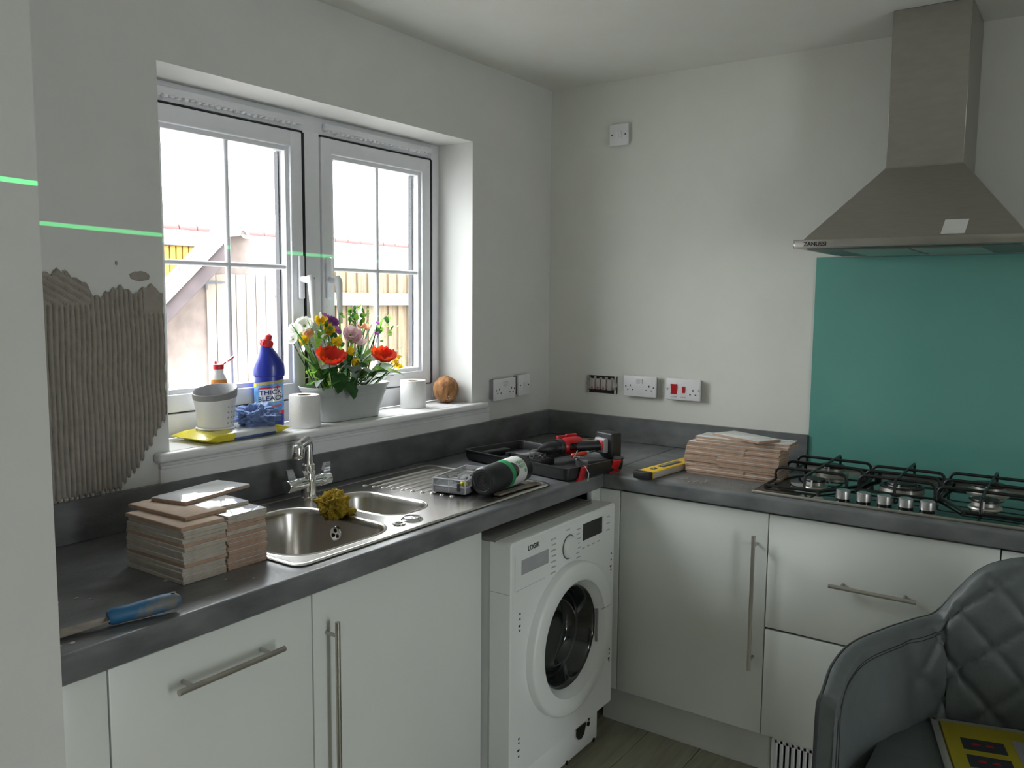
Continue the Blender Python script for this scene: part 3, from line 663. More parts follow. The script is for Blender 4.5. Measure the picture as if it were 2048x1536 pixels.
def double_socket(t, off=.018):
    plate(t, .146, off=off)
    pins(t, -.042, -.008); pins(t, .042, -.008)
    rocker(t, -.0125, -.0005, .010, .031, WHITEP); rocker(t, .0005, .0125, .010, .031, WHITEP)
    screws(t, (-.062, .062), -.002, .0029)
s1 = on_right('double_socket', 'white double socket left of the red cooker switch', 'socket', -.4592, 1.1457, .0185); double_socket(s1)
s2 = on_right('cooker_switch', 'white cooker switch plate with two red rockers and a socket', 'switch', -.6478, 1.1457, .0185)
plate(s2, .146); pins(s2, .042, -.012)
rocker(s2, -.049, -.026, -.020, .020, RED); rocker(s2, -.002, .009, -.014, .012, RED)
screws(s2, (-.066, .066), 0, .0036)
for bod, x in (('COOKER', -.037), ('SOCKET', .003)):
    vs, fs = text(bod, .006); B().add([(x+a, -.0103, -.031+c) for a, c, _ in vs], fs).obj('lettering', INK, s2, smooth=False)
b = B()
for x in (-.052, -.005):
    for z in (-.018, .018): b.box(x-.002, -.0103, z-.0015, x+.002, -.0098, z+.0015)
b.obj('printed_marks', INKG, s2, smooth=False)['kind'] = 'stuff'
g4 = on_right('grid_switch', 'four gang grid switch without its faceplate, dark open box in the wall', 'switch', -.2715, 1.1400, .0005)
B().box(-.072, -.004, -.037, .072, 0, .037, .002, 1).obj('recess', BLACKS, g4)
yk = B().box(-.066, -.009, -.020, .066, -.0045, .024, .001, 1); yk.box(-.072, -.007, -.006, .072, -.0045, .008); yk.box(-.07, -.006, -.037, -.060, -.0045, .037); yk.box(.060, -.006, -.037, .07, -.0045, .037)
yk.obj('yoke', M('galvanised_yoke', (.42, .41, .38), .5, .6, var=.3, scale=60), g4)
for k in range(4):
    x = -.0405+k*.027
    rk = B().box(x-.0115, -.016, -.022, x+.0115, -.0095, .022, .003, 2).obj('rocker', M('rocker_grey_%d' % k, (.42, .38, .36), .4) if k == 0 else bpy.data.materials['rocker_grey_0'], g4)
    if k < 3: B().box(x-.004, -.0165, -.018, x+.004, -.0155, -.011, .001, 1).obj('indicator', RED, rk)
b = B()
for k in range(5): b.box(-.062+k*.027, -.012, .024, -.050+k*.027, -.0075, .030+.003*(k % 2), .001, 1)
b.obj('plaster_crumbs', EDGEW, g4)
s3 = thing('double_socket', 'white double socket on the window wall beside the coconut', 'socket', (-.3695, -.0225, 1.1345)); double_socket(s3, .0215)
s4 = thing('fused_switch', 'white single fused switch right of the window wall socket', 'switch', (-.2335, -.0225, 1.1400)); plate(s4, .086, off=.0215)
rocker(s4, -.008, .008, -.013, .013, WHITEP); screws(s4, (-.030, .030), .0, .0029)
s5 = on_right('light_switch', 'white two gang switch high on the hob wall', 'switch', -.3352, 2.1595, .0105); plate(s5, .086, off=.010)
rocker(s5, -.014, -.0005, -.013, .013, WHITEP); rocker(s5, .0005, .014, -.013, .013, WHITEP); screws(s5, (-.030, .030), .0, .0029)

# ================================================================== tile adhesive on the window wall
def adh_top(x):
    t = (x+2.16)/.32       # 0 left .. 1 right edge
    pts = [(0, 1.535), (.10, 1.555), (.25, 1.550), (.36, 1.525), (.42, 1.498), (.50, 1.505), (.62, 1.518), (.70, 1.512), (.76, 1.505), (.84, 1.528), (.92, 1.520), (1, 1.495)]
    for (a, p), (c, q) in zip(pts, pts[1:]):
        if t <= c: return p+(q-p)*max(0, (t-a))/(c-a)
    return pts[-1][1]
def adh_bot(x):
    t = (x+2.16)/.32
    if t < .55: return 1.010+.006*t
    if t < .72: return 1.014+(t-.55)/.17*.05
    return 1.064+(t-.72)/.28*.13
nx, nz = 300, 150; x0, x1, z0, z1 = -2.20, -1.8405, 1.008, 1.56
vs = []; fs = []; idx = {}
def adh_h(x, z):
    n1 = mnoise.noise((x*30, z*30, 0)); n2 = mnoise.noise((x*9, z*5, 3))
    top_ = adh_top(x)+.020*mnoise.noise((x*60, 1, 0)); bot = adh_bot(x)+.010*mnoise.noise((x*70, 7, 0))+.006*math.sin((x+.0015*n2)*2*math.pi/.0125)
    xr = -1.842-.016*max(0, mnoise.noise((z*14, 5, 1)))-.010*max(0, mnoise.noise((z*40, 2, 1)))
    e = min(top_-z, z-bot, xr-x)
    if e < 0: return None
    xs = x+.004*mnoise.noise((z*9, x*6, 9))
    if z > 1.475 and x < -2.035: ph = (x*.55+z*.9)/.016
    elif z > 1.45 and x > -1.90: ph = None
    else: ph = xs/.0125
    h = .0055+.0014*n2
    if ph is not None: h += .0095*(abs(math.sin(math.pi*ph))**.5-.55)
    else: h += .0015*n1+.0008
    h += .0005*n1
    return max(.0006, min(h, .0007+e*1.1))
for j in range(nz+1):
    for i in range(nx+1):
        x = x0+(x1-x0)*i/nx; z = z0+(z1-z0)*j/nz; h = adh_h(x, z)
        if h is not None: idx[i, j] = len(vs); vs.append((x, -.0004-h, z))
for j in range(nz):
    for i in range(nx):
        q = [(i, j), (i+1, j), (i+1, j+1), (i, j+1)]
        if all(k in idx for k in q): fs.append([idx[k] for k in q])
ad = B().add(vs, fs)
ad = ad.obj('tile_adhesive', ADH, None, True, ang=80)
tag(ad, 'grey notched tile adhesive combed onto the wall left of the window', 'adhesive')
# stray dab above
B().blob((.026, .003, .012), 3, lambda d: 1+.25*mnoise.noise(d*3), (-1.905, -.001, 1.545)).obj('smear', ADH, ad)
B().blob((.003, .002, .006), 2, lambda d: 1, (-1.965, -.001, 1.575)).obj('smear', ADH, ad)

# ================================================================== ceramic tiles
def make_tile(L=.205, W=.103, th=.0084, face='up'):
    b = B(); b.box(-W/2, -L/2, 0, W/2, L/2, th*.90, .0007, 1); b.mi = 1; b.box(-W/2+.0009, -L/2+.0009, th*.88, W/2-.0009, L/2-.0009, th, .0007, 2)
    return b
TM = {}
for key, mats in (('biscuit', [BISC, GLAZE]), ('smeared', [EDGEW, GLAZE]), ('back', [BISC, BISCB])):
    o = make_tile().obj('ceramic_tile', mats); TM[key] = o.data; bpy.data.objects.remove(o)
def tile(x, y, z, rz, label, group, key='biscuit', rx=0, ry=0):
    o = bpy.data.objects.new('ceramic_tile', TM[key]); COL.objects.link(o); o.location = (x, y, z); o.rotation_euler = (rx, ry, rz)
    return tag(o, label, 'tile', group)
rnd = random.Random(3)
th = .0085
def column(cx, cy, n, where, group, keyf, jx=.0018, jy=.003, z0=ZT+.0002, rz0=0, drift=None):
    for k in range(n):
        up = n-k
        lab = 'topmost tile of the ' + where if up == 1 else ('bottom tile of the ' + where if k == 0 else ORD[up]+' tile from the top of the '+where)
        dx, dy = (drift(k) if drift else (0, 0))
        tile(cx+dx+rnd.uniform(-jx, jx), cy+dy+rnd.uniform(-jy, jy), z0+k*th, rz0+rnd.uniform(-.02, .02), lab, group, keyf(k, n))
g1 = 'tiles stacked beside the sink'
column(-2.071, -.380, 14, 'left column of tiles by the sink', g1, lambda k, n: 'back' if k == n-1 else ('biscuit' if k % 5 == 4 else 'smeared'))
column(-1.964, -.376, 14, 'right column of tiles by the sink', g1, lambda k, n: 'smeared' if k in (9, 12, 13) else 'biscuit')
zt = ZT+.0002+14*th
tile(-2.040, -.338, zt, .03, 'bare backed tile laid crosswise at the back of the left column by the sink', g1, 'back')
tile(-1.962, -.318, zt, -.05, 'white glazed tile poking out beneath the topmost one by the sink', g1, 'smeared')
tile(-1.940, -.285, zt+th, R(-79), 'shiny white tile lying across both columns beside the sink', g1, 'biscuit')
g2 = 'tiles stacked beside the hob'
column(-.395, -.950, 13, 'left column of tiles by the hob', g2, lambda k, n: 'biscuit', .004, .0022, drift=lambda k: (0, .011*math.sin(k/12*3.1+.2)-.004))
column(-.395, -1.066, 13, 'right column of tiles by the hob', g2, lambda k, n: 'biscuit', .004, .0022, drift=lambda k: (0, .006*math.sin(k/12*3.1)))
zt2 = ZT+.0002+13*th
tile(-.385, -.980, zt2, .03, 'tile bridging the two columns by the hob, left one', g2); tile(-.380, -1.086, zt2, -.02, 'tile bridging the two columns by the hob, right one', g2)
tile(-.380, -.975, zt2+th, -.03, 'second highest tile by the hob, left one', g2); tile(-.372, -1.083, zt2+th, .04, 'second highest tile by the hob, right one', g2)
tile(-.378, -1.030, zt2+2*th, R(-24), 'skewed tile on the very top of the hob stack', g2)
# offcuts
oc = B().box(-.065, -.028, 0, .065, .028, .007, .001, 1); oc.mi = 1; oc.box(-.014, -.010, .0066, .004, .004, .0073)
tag(oc.obj('tile_offcut', [EDGEW, INK], loc=(-.088, -.275, ZT+.0003), rz=R(-50)), 'tile offcut with a small cut hole behind the drill', 'tile')
tag(B().box(-.105, -.011, 0, .105, .011, .006, .001, 1).obj('trim_strip', CEMENT, loc=(-1.03, -.552, ZT+.0068), rz=R(-2)), 'thin grey tile strip on the front edge of the drainer', 'strip')
# adhesive crumbs
cb = B(); r_ = random.Random(5)
for k in range(70):
    if k < 22: x, y = r_.uniform(-2.42, -1.95), r_.uniform(-.61, -.36)
    elif k < 30: x, y = r_.uniform(-2.42, -2.40), r_.uniform(-.60, -.2)
    else: x, y = r_.uniform(-.60, -.515), r_.uniform(-1.12, -.88)
    s_ = r_.uniform(.0012, .0038)
    cb.blob((s_*1.6, s_, s_*.5), 1, lambda d: 1+.3*mnoise.noise(d*4+Vector((k, 0, 0))), (x, y, ZT+s_*.3))
co = cb.obj('adhesive_crumbs', EDGEW); tag(co, 'pale adhesive crumbs scattered over the dark worktops', 'crumbs'); co['kind'] = 'stuff'

# ================================================================== trowel / scraper
tr = thing('scraper', 'scraper with a blue rubber handle and cement covered blade on the worktop', 'scraper', (-2.268, -.580, ZT+.0165), R(-14))
B().tube([(-.062, 0, 0), (-.055, 0, .001), (-.03, 0, .001), (0, 0, .002), (.03, 0, .004), (.055, 0, .005), (.064, 0, .004)], [.012, .0155, .0145, .0160, .0165, .0150, .008], 16).obj('handle', BLUER, tr)
B().lathe([(.004, 0), (.004, .012)], 12, T(.052, 0, .009), True, True).obj('hanging_hole', INK, tr)
B().add([(-.060, -.011, -.004), (-.060, .011, -.004), (-.165, .020, -.012), (-.165, -.020, -.012), (-.060, -.011, -.001), (-.060, .011, -.001), (-.165, .020, -.010), (-.165, -.020, -.010)],
        [(0, 1, 2, 3), (7, 6, 5, 4), (0, 4, 5, 1), (1, 5, 6, 2), (2, 6, 7, 3), (3, 7, 4, 0)]).obj('blade', CEMENT, tr)

# ================================================================== scourer on the sink divider
def lump(seed, amp, f): return lambda d: 1+amp*mnoise.noise(d*f+Vector((seed, 0, 0)))+amp*.6*mnoise.noise(d*f*2.4+Vector((0, seed, 0)))+amp*.35*mnoise.noise(d*f*6)
b = B().blob((.044, .036, .034), 6, lump(3, .42, 1.9), (-1.572, -.325, ZT+.034)); b.blob((.016, .014, .009), 4, lump(8, .4, 2), (-1.532, -.350, ZT+.012))
tag(b.obj('scourer', SPON, ang=75), 'crumpled mustard yellow scouring cloth on the sink divider', 'scourer')

# ================================================================== parts organiser
og = thing('parts_organiser', 'clear lidded parts organiser with grey base on the drainer', 'organiser', (-1.10, -.405, ZT+.0085), R(10))
B().box(-.105, -.055, 0, .105, .055, .021, .004, 2).obj('base_tray', GREYP, og)
B().box(-.104, -.054, .0215, .104, .054, .044, .004, 2).obj('lid', CLEAR, og)
fr = B()
for q in ((-.105, -.055), (.105, -.055), (.105, .055), (-.105, .055), (-.105, 0), (.105, 0), (-.03, -.055), (.04, -.055)): fr.tube([(*q, .004), (*q, .042)], .0022, 6)
for z in (.021, .043): fr.tube([(-.105, -.055, z), (.105, -.055, z), (.105, .055, z), (-.105, .055, z), (-.105, -.055, z)], .002, 6)
fr.obj('lid_ribs', M('frosted_plastic', (.62, .62, .64), .4), og)
B().box(-.1085, -.038, .010, -.1045, -.028, .034, .001, 1).obj('catch', DKGREY, og)
B().blob((.013, .010, .008), 3, lump(2, .2, 2), (-.088, -.040, .031)).obj('yellow_plug', YEL, og)
r_ = random.Random(9)
for k in range(14): B().box(-.006, -.003, -.003, .006, .003, .003, .001, 1, X=T(-.08+.17*r_.random(), -.035+.08*r_.random(), .028, rz=r_.uniform(0, 3))).obj('wall_plug', GREYP if k % 2 else CARC, og)

# ================================================================== bin bag roll
br = thing('bin_bag_roll', 'roll of black bin bags with green and white label on the drainer', 'roll', (-1.045, -.507, ZT+.0082+.0425), R(6))
XR = T(ry=R(90))
B().lathe([(.011, -.118), (.013, -.1215), (.020, -.1205), (.021, -.1225), (.0285, -.1215), (.030, -.1235), (.038, -.122), (.0425, -.116), (.0430, 0), (.0425, .116), (.038, .122), (.012, .121), (.011, .118)], 44, XR).obj('rolled_bags', BLACK, br)
B().lathe([(.0112, -.119), (.0112, .119)], 20, XR, True, True).obj('core_hole', BLACKS, br)
def sleeve(xa, xb, m, rr, a0=-150, a1=150, fn=None):
    n = 40; rows = []
    for i in range(n+1):
        a = R(a0+(a1-a0)*i/n); e = fn(i/n) if fn else 0
        rows.append([(xa+e, rr*math.sin(a), rr*math.cos(a)), (xb, rr*math.sin(a), rr*math.cos(a))])
    return B().loft(rows, False).obj('label', m, br)
sleeve(-.020, .010, GREENL, .0434, fn=lambda t: .006*math.sin(t*9)); lb = sleeve(.006, .078, WLAB, .0437)
def roll_text(body, size, xc, ac, m, bold=0):
    vs, fs = text(body, size, bold)
    # letters read along the circumference: text x -> along axis, text y -> around the roll
    return B().add([(xc+x, .0441*math.sin(R(ac)-y/.0437), .0441*math.cos(R(ac)-y/.0437)) for x, y, _ in vs], fs).obj('lettering', m, br, smooth=False)
roll_text('HEAVY', .0145, .048, 128+60, GREENL, .0005) if False else None
for k, (t_, s_) in enumerate((('HEAVY', .0150), ('DUTY', .0150))): 
    vs, fs = text(t_, s_, .0004)
    B().add([(.053+x, .0441*math.sin(R(-42-k*19)+y/.0437), .0441*math.cos(R(-42-k*19)+y/.0437)) for x, y, _ in vs], fs).obj('lettering', GREENL, br, smooth=False)
vs, fs = text('30', .014, .0004); B().add([(.066+x, .0441*math.sin(R(-82)+y/.0437), .0441*math.cos(R(-82)+y/.0437)) for x, y, _ in vs], fs).obj('lettering', GREENL, br, smooth=False)
n = 18; rows = []
for i in range(n+1):
    t_ = i/n; a = R(-30-70*t_); wv = .020*math.sin(math.pi*t_)**.7
    rows.append([(.006, .0443*math.sin(a), .0443*math.cos(a)), (.008+wv, .0443*math.sin(a), .0443*math.cos(a))])
B().loft(rows, False).obj('bag_picture', BLACKS, br)

# ================================================================== drill case, drill and bits
cs = thing('drill_case', 'open black drill case with red latches overhanging the worktop corner', 'tool case', (-.632, -.398, ZT+.001), R(-11))
def tray(name, x0, y0, x1, y1, hgt, parent):
    t_ = B(); wl = .006
    rings = [[(x, y, z) for x, y in rrect(x0+g, y0+g, x1-g, y1-g, .018, 4)] for g, z in ((.012, 0), (.004, .004), (0, hgt*.45), (0, hgt-.004), (-.003, hgt-.003), (-.003, hgt), (.006, hgt), (.008, hgt-.004), (.012, .010))]
    return t_.loft(rings, True, True, True).obj(name, BLACK, parent)
ba = tray('case_base', -.158, -.245, .140, -.004, .044, cs); ld = tray('case_lid', -.158, .004, .140, .262, .040, cs)
B().tube([(-.11, 0, .012), (.11, 0, .012)], .006, 10).obj('hinge', BLACK, cs)
for k in range(7): B().box(-.05+k*.012, .03, .018, -.044+k*.012, .13, .034, .002, 1).obj('moulded_rib', BLACK, ld)
for k in range(3): B().box(.045, .03+k*.03, .012, .12, .045+k*.03, .030, .002, 1).obj('moulded_rib', BLACK, ld)
B().box(-.10, .20, .012, .02, .235, .030, .004).obj('moulded_block', BLACK, ld); B().lathe([(.016, .012), (.015, .024), (.001, .024)], 20, T(-.02, .165, 0)).obj('moulded_boss', BLACK, ld)
for k, (xx, aa) in enumerate(((-.085, 12), (.085, -6))):
    lt_ = B(); X = T(xx, -.250, .040, rx=R(18 if k == 0 else 25), rz=R(aa))
    lt_.box(-.019, -.006, -.052, .019, .000, .004, .002, 2, X=X); lt_.box(-.024, -.008, -.052, .024, .001, -.034, .002, 2, X=X)
    lt_.obj('latch', RED, cs)
B().tube([(-.085, -.257, .045), (-.078, -.268, .022), (-.080, -.266, -.004)], .0016, 6).obj('tie_wire', WLAB, cs)
# moulded insert + small tools in the base
B().box(-.120, -.225, .010, .120, -.020, .026, .003).obj('insert', DKGREY, ba)
B().box(-.045, -.232, .026, .050, -.175, .050, .004, X=T(0, 0, 0, ry=R(5))).obj('insert_block', DKGREY, ba)
B().box(-.128, -.10, .026, -.06, -.03, .046, .003).obj('bit_rack', BLACK, ba)
for k in range(9):
    xx, yy = -.134+.010*(k % 5), -.090+.030*(k//5)+.004*(k % 3)
    tag(B().tube([(0, 0, 0), (0, 0, .012), (0, 0, .0125), (0, 0, .022)], [.0032, .0032, .0020, .0016], 6).obj('driver_bit', CHROME, loc=tuple(cs.matrix_basis @ Vector((xx, yy, .046)))), ORD[k+1]+' steel driver bit in the drill case rack', 'driver bit', 'driver bits in the drill case')
sd = thing('screwdriver', 'small screwdriver with an orange red handle under the drill', 'screwdriver', tuple(cs.matrix_basis @ Vector((.02, -.150, .058))), R(-9))
B().tube([(-.055, 0, 0), (-.05, 0, 0), (.02, 0, 0), (.028, 0, 0)], [.003, .0075, .0075, .004], 12).obj('handle', REDO, sd); B().tube([(.028, 0, 0), (.085, 0, 0)], .0025, 8).obj('shank', CHROME, sd)
ch = B().tube([(-.034, 0, .0), (-.008, 0, 0), (.0, 0, .0)], [.003, .004, .003], 8); ch.tube([(-.004, -.012, 0), (-.004, .012, .003)], .0025, 8); ch.tube([(-.02, .01, .0), (-.008, -.004, .024)], .002, 8)
tag(ch.obj('chuck_key', CHROME, loc=tuple(cs.matrix_basis @ Vector((-.03, -.170, .056))), rz=R(30)), 'small chrome chuck key lying in front of the drill chuck', 'chuck key')
dr = thing('cordless_drill', 'red and black cordless drill lying on its open case', 'drill', tuple(cs.matrix_basis @ Vector((.01, -.095, .052))), R(-20))
# lies on its side: chuck points to -x, grip runs +x to the battery
B().lathe([(.005, -.118), (.009, -.112), (.0145, -.098), (.021, -.085), (.0225, -.060), (.0215, -.045), (.024, -.040), (.0245, -.018)], 26, T(0, .012, .024, ry=R(90)), True, True).obj('chuck', BLACK, dr)
B().lathe([(.0012, -.150), (.0030, -.146), (.0032, -.116)], 8, T(0, .012, .024, ry=R(90)), True, True).obj('drill_bit', CHROME, dr)
rh = B().lathe([(.0245, -.020), (.0285, -.012), (.0300, .0), (.0300, .050), (.0275, .060), (.020, .066), (.001, .067)], 28, T(0, .012, .026, ry=R(90))).obj('motor_housing', RED, dr)
B().box(-.004, -.0195, .014, .036, -.016, .038, .004, 3).obj('housing_panel', BLACKS, rh)
B().lathe([(.0262, -.038), (.0285, -.034), (.0285, -.020), (.026, -.018)], 28, T(0, .012, .025, ry=R(90))).obj('torque_collar', DKGREY, dr)
B().box(.010, .022, .050, .060, .032, .064, .004).box(-.03, .020, .048, .012, .030, .062, .004).obj('rail_handle', RED, dr)
gp = [(.030, -.004, .024), (.062, -.020, .024), (.092, -.032, .025), (.114, -.040, .026)]
B().tube(gp, [.019, .0175, .0165, .019], 18).obj('grip', BLACK, dr)
B().box(.108, -.068, .000, .128, -.012, .052, .006, 3).obj('grip_foot', GREYP, dr); B().box(.103, -.062, .014, .114, -.030, .044, .004, 2).obj('foot_badge', RED, dr)
B().box(.128, -.082, -.022, .176, .002, .070, .006, 3).obj('battery', BLACK, dr)

# ================================================================== spirit level
lv = thing('spirit_level', 'yellow spirit level lying flat on the worktop beside the tile stack', 'spirit level', (-.638, -.776, ZT+.0004), R(-6))
B().box(.006, -.029, 0, .50, .029, .024, .003, 2).obj('body', YLVL, lv)
B().box(-.004, -.031, 0, .020, .031, .0255, .004, 2).obj('end_cap', BLACK, lv)
B().box(.024, -.0298, .002, .49, -.0285, .020).obj('side_label', ALU, lv)
for (xa, xb, w_) in ((.060, .092, .009), (.115, .245, .014)):
    vw = B().prism(rrect(xa, -w_, xb, w_, .008, 5), .0235, .0246).obj('window', DKGREY, lv)
    B().tube([(xa+.01, 0, .0245), (xb-.01, 0, .0245)], .004, 10).obj('vial', M('vial_green_%d' % int(xa*1000), (.40, .42, .38), .1), vw)

# ================================================================== window sill items
SZ = WZ0+.0003
wp = thing('wipes_pack', 'yellow and white pack of wipes lying on the window sill', 'wipes', (-1.60, .058, SZ), R(4))
def pillow(x0, x1, hw, hz, n=22, m=14, crimp=.03):
    rings = []
    for i in range(n+1):
        t_ = i/n; x = x0+(x1-x0)*t_; e = min(t_, 1-t_)*(x1-x0); k = min(1, max(.03, (e-.008)/crimp)) ** .5 if e > .008 else .04
        rr = []
        for j in range(m*2):
            a = math.pi*2*j/(m*2); c, s_ = math.cos(a), math.sin(a)
            cx = hw*(1.02-.03*k)*(abs(c)**.45)*(1 if c > 0 else -1); zz = hz*k*(abs(s_)**.6)*(1 if s_ > 0 else -1)
            wob = .0020*mnoise.noise((x*40, cx*40, s_*2))
            rr.append((x, cx, max(.0003, hz*1.0+(zz+wob)*1.0)))
        rings.append(rr)
    return rings
rg = pillow(-.150, .150, .078, .015)
b = B(); n_ = len(rg[0])
for i in range(len(rg)-1):
    x = rg[i][0][0]; b.mi = 0 if (x < -.065 or x > .095) else 1
    b.loft([rg[i], rg[i+1]], True)
b.mi = 0
b.add(rg[0], [tuple(range(n_))]); b.add(rg[-1], [tuple(range(n_))])
b.obj('wrapper', [YEL, FILM], wp, ang=70)
B().box(-.06, -.0800, .005, .09, -.0765, .011, .001, 1).obj('blue_stripe', NAVY, wp)
vs, fs = text('WIPES', .022); B().add([(-.105-y*1.0, -.005+x*.8, .0305) for x, y, _ in vs], fs).obj('lettering', FILM, wp, smooth=False)
PZ = SZ+.0312
cd_ = thing('utensil_caddy', 'white perforated caddy with a grey wavy rim standing on the wipes', 'caddy', (-1.652, .064, PZ), R(-39))
def cad_ring(r, z, wav=0, sg=48): return [(r*math.cos(2*math.pi*j/sg), r*math.sin(2*math.pi*j/sg), z+wav*math.cos(2*math.pi*j/sg-R(60))) for j in range(sg)]
B().loft([cad_ring(.040, 0), cad_ring(.047, .001), cad_ring(.0485, .006), cad_ring(.0535, .055), cad_ring(.0585, .088, .006)], True, True).obj('cup', WHITEP, cd_)
B().loft([cad_ring(.0588, .087, .006), cad_ring(.0600, .089, .006), cad_ring(.0615, .108, .012), cad_ring(.0600, .110, .012), cad_ring(.0585, .108, .012), cad_ring(.050, .03), cad_ring(.044, .008)], True, False, True).obj('rim_insert', M('caddy_grey', (.30, .30, .31), .5), cd_)
B().loft([cad_ring(.053, -.0005), cad_ring(.055, .003), cad_ring(.050, .0055)], True, True).obj('drip_tray', WHITEP, cd_)
for j in range(4):
    for i in range(4):
        a = R(-46+i*15); z = .018+j*.015; r = .0485+(.0535-.0485)*(z-.006)/.05+.0002
        B().lathe([(.0026, 0), (.0026, .0006), (.0003, .0006)], 8, T(r*math.cos(a), r*math.sin(a), z, rz=a)@T(ry=R(90))).obj('drain_hole', GREYP, cd_)
sb = thing('soap_bottle', 'pale squeezy bottle with open red flip cap behind the caddy', 'bottle', (-1.584, .141, SZ), R(-30))
B().lathe([(.026, 0), (.030, .004), (.031, .10), (.030, .13), (.022, .165), (.015, .178), (.0148, .190)], 28, None, True, True, .7).obj('body', M('milky_plastic', (.78, .77, .74), .3), sb)
B().lathe([(.0162, .190), (.0165, .204), (.012, .206), (.0005, .206)], 24).lathe([(.004, .206), (.003, .214), (.0005, .214)], 12, T(-.007, 0, 0)).obj('cap', RED, sb)
b = B(); b.tube([(.015, 0, .204), (.022, 0, .210)], .0025, 8); b.blob((.014, .010, .004), 3, lambda d: 1, (0, 0, 0), T(.036, 0, .220, ry=R(-38))); b.obj('flip_lid', RED, sb)
rows = []
for i in range(13):
    a = R(-150+120*i/12); rows.append([(.0318*math.cos(a), .0318*.7*math.sin(a), .125), (.0250*math.cos(a), .0250*.7*math.sin(a), .160)])
B().loft(rows, False).obj('label', ORANGE, sb)
def crumple(d):
    q = d*1.55+Vector((5, 2, 1)); a = 0; f = 1; am = .55
    for _ in range(3): a += am*(1-2*abs(mnoise.noise(q*f+Vector((f, 0, 0))))); f *= 1.9; am *= .55
    return .60+.80*a
b = B().blob((.054, .044, .034), 6, crumple, (0, 0, .027))
b.v = [(x, y, max(z, .0004)) for x, y, z in b.v]
cl = b.obj('cleaning_cloth', CLOTH, loc=(-1.534, .034, PZ-.006), rz=R(-20), ang=80); tag(cl, 'crumpled blue cleaning cloth between the caddy and the bleach bottle', 'cloth')

# bleach bottle
bl = thing('bleach_bottle', 'blue thick bleach bottle with red cap on the window sill', 'bottle', (-1.416, .124, SZ), R(-37))
EL = .66
prof = [(.036, 0, 0), (.0425, .003, 0), (.0445, .010, 0), (.0440, .060, 0), (.0440, .150, 0), (.0445, .158, 0), (.0480, .160, 0), (.0492, .168, 0), (.0490, .180, 0), (.0460, .195, .001), (.0400, .208, .001), (.0320, .222, -.001), (.0260, .234, -.003), (.0220, .244, -.006), (.0170, .254, -.008)]
rings = []
for r, z, ox in prof: rings.append([(ox+r*math.cos(2*math.pi*j/40), r*(EL if z < .20 else EL+(1-EL)*(z-.20)/.054)*math.sin(2*math.pi*j/40), z) for j in range(40)])
B().loft(rings, True, True, True).obj('bottle', BLUE, bl)
capX = T(-.008, 0, .250, ry=R(18))
cpb = B()
cpb.lathe([(.0185, 0), (.0195, .002), (.0195, .018), (.0175, .022), (.012, .024), (.011, .036), (.007, .040), (.0005, .041)], 24, capX)
for j in range(12): a = 2*math.pi*j/12; cpb.tube([(.0195*math.cos(a), .0195*math.sin(a), .002), (.0195*math.cos(a), .0195*math.sin(a), .018)], .0016, 6, X=capX)
cpb.obj('cap', RED, bl)
def wrap(x, z, e=.0006):
    a = -math.pi/2+x/.037; r = .0440+e
    return (r*math.cos(a), (r*EL+e*.4)*math.sin(a), z)
def patch(x0, x1, zf0, zf1, m, name, e, n=36):
    rows = []
    for i in range(n+1):
        x = x0+(x1-x0)*i/n; rows.append([wrap(x, zf0(x), e), wrap(x, zf1(x), e)])
    return B().loft(rows, False).obj(name, m, bl)
lbl = patch(-.055, .055, lambda x: .048, lambda x: .138+.12*x, LABBL, 'label', .0005)
patch(-.055, .055, lambda x: .135+.12*x, lambda x: .144+.12*x, GOLD, 'gold_band', .0008)
patch(-.055, .055, lambda x: .042, lambda x: .053, RED, 'red_band', .0009)
def wtext(body, size, x, z, m, e, bold=0, sl=.10):
    vs, fs = text(body, size, bold); B().add([wrap(x+a, z+c+a*sl, e) for a, c, _ in vs], fs).obj('lettering', m, bl, smooth=False)
DBLUE = M('label_navy', (.01, .02, .16), .4)
patch(-.026, .036, lambda x: .080+.12*x-.2*x*x*30*.1, lambda x: .121+.12*x-.2*x*x*30*.1, FILM, 'label_flash', .0007)
wtext('THICK', .0195, .004, .110, DBLUE, .0022, .0003); wtext('BLEACH', .0195, .006, .0915, DBLUE, .0022, .0003)
wtext('Kills 99.9% Germs', .0078, .004, .0475, FILM, .0020, .0002, 0)
patch(-.030, .022, lambda x: .1225-.18*(x+.004)**2*60*.2+.10*x, lambda x: .1275-.18*(x+.004)**2*60*.2+.10*x, RED, 'red_arrow', .0011)
B().add([wrap(.020, .132, .0011), wrap(.020, .118, .0011), wrap(.033, .128, .0011)], [(0, 1, 2)]).obj('arrow_head', RED, bl, smooth=False)
patch(-.006, .034, lambda x: .064+.10*x, lambda x: .069+.10*x, REDO, 'orange_arrow', .0011)
B().add([wrap(-.004, .074, .0011), wrap(-.004, .059, .0011), wrap(-.020, .065, .0011)], [(0, 1, 2)]).obj('arrow_head', REDO, bl, smooth=False)
patch(-.052, -.036, lambda x: .132+.12*x, lambda x: .141+.12*x, M('label_yellow', (.75, .60, .03), .4), 'offer_flash', .0012)

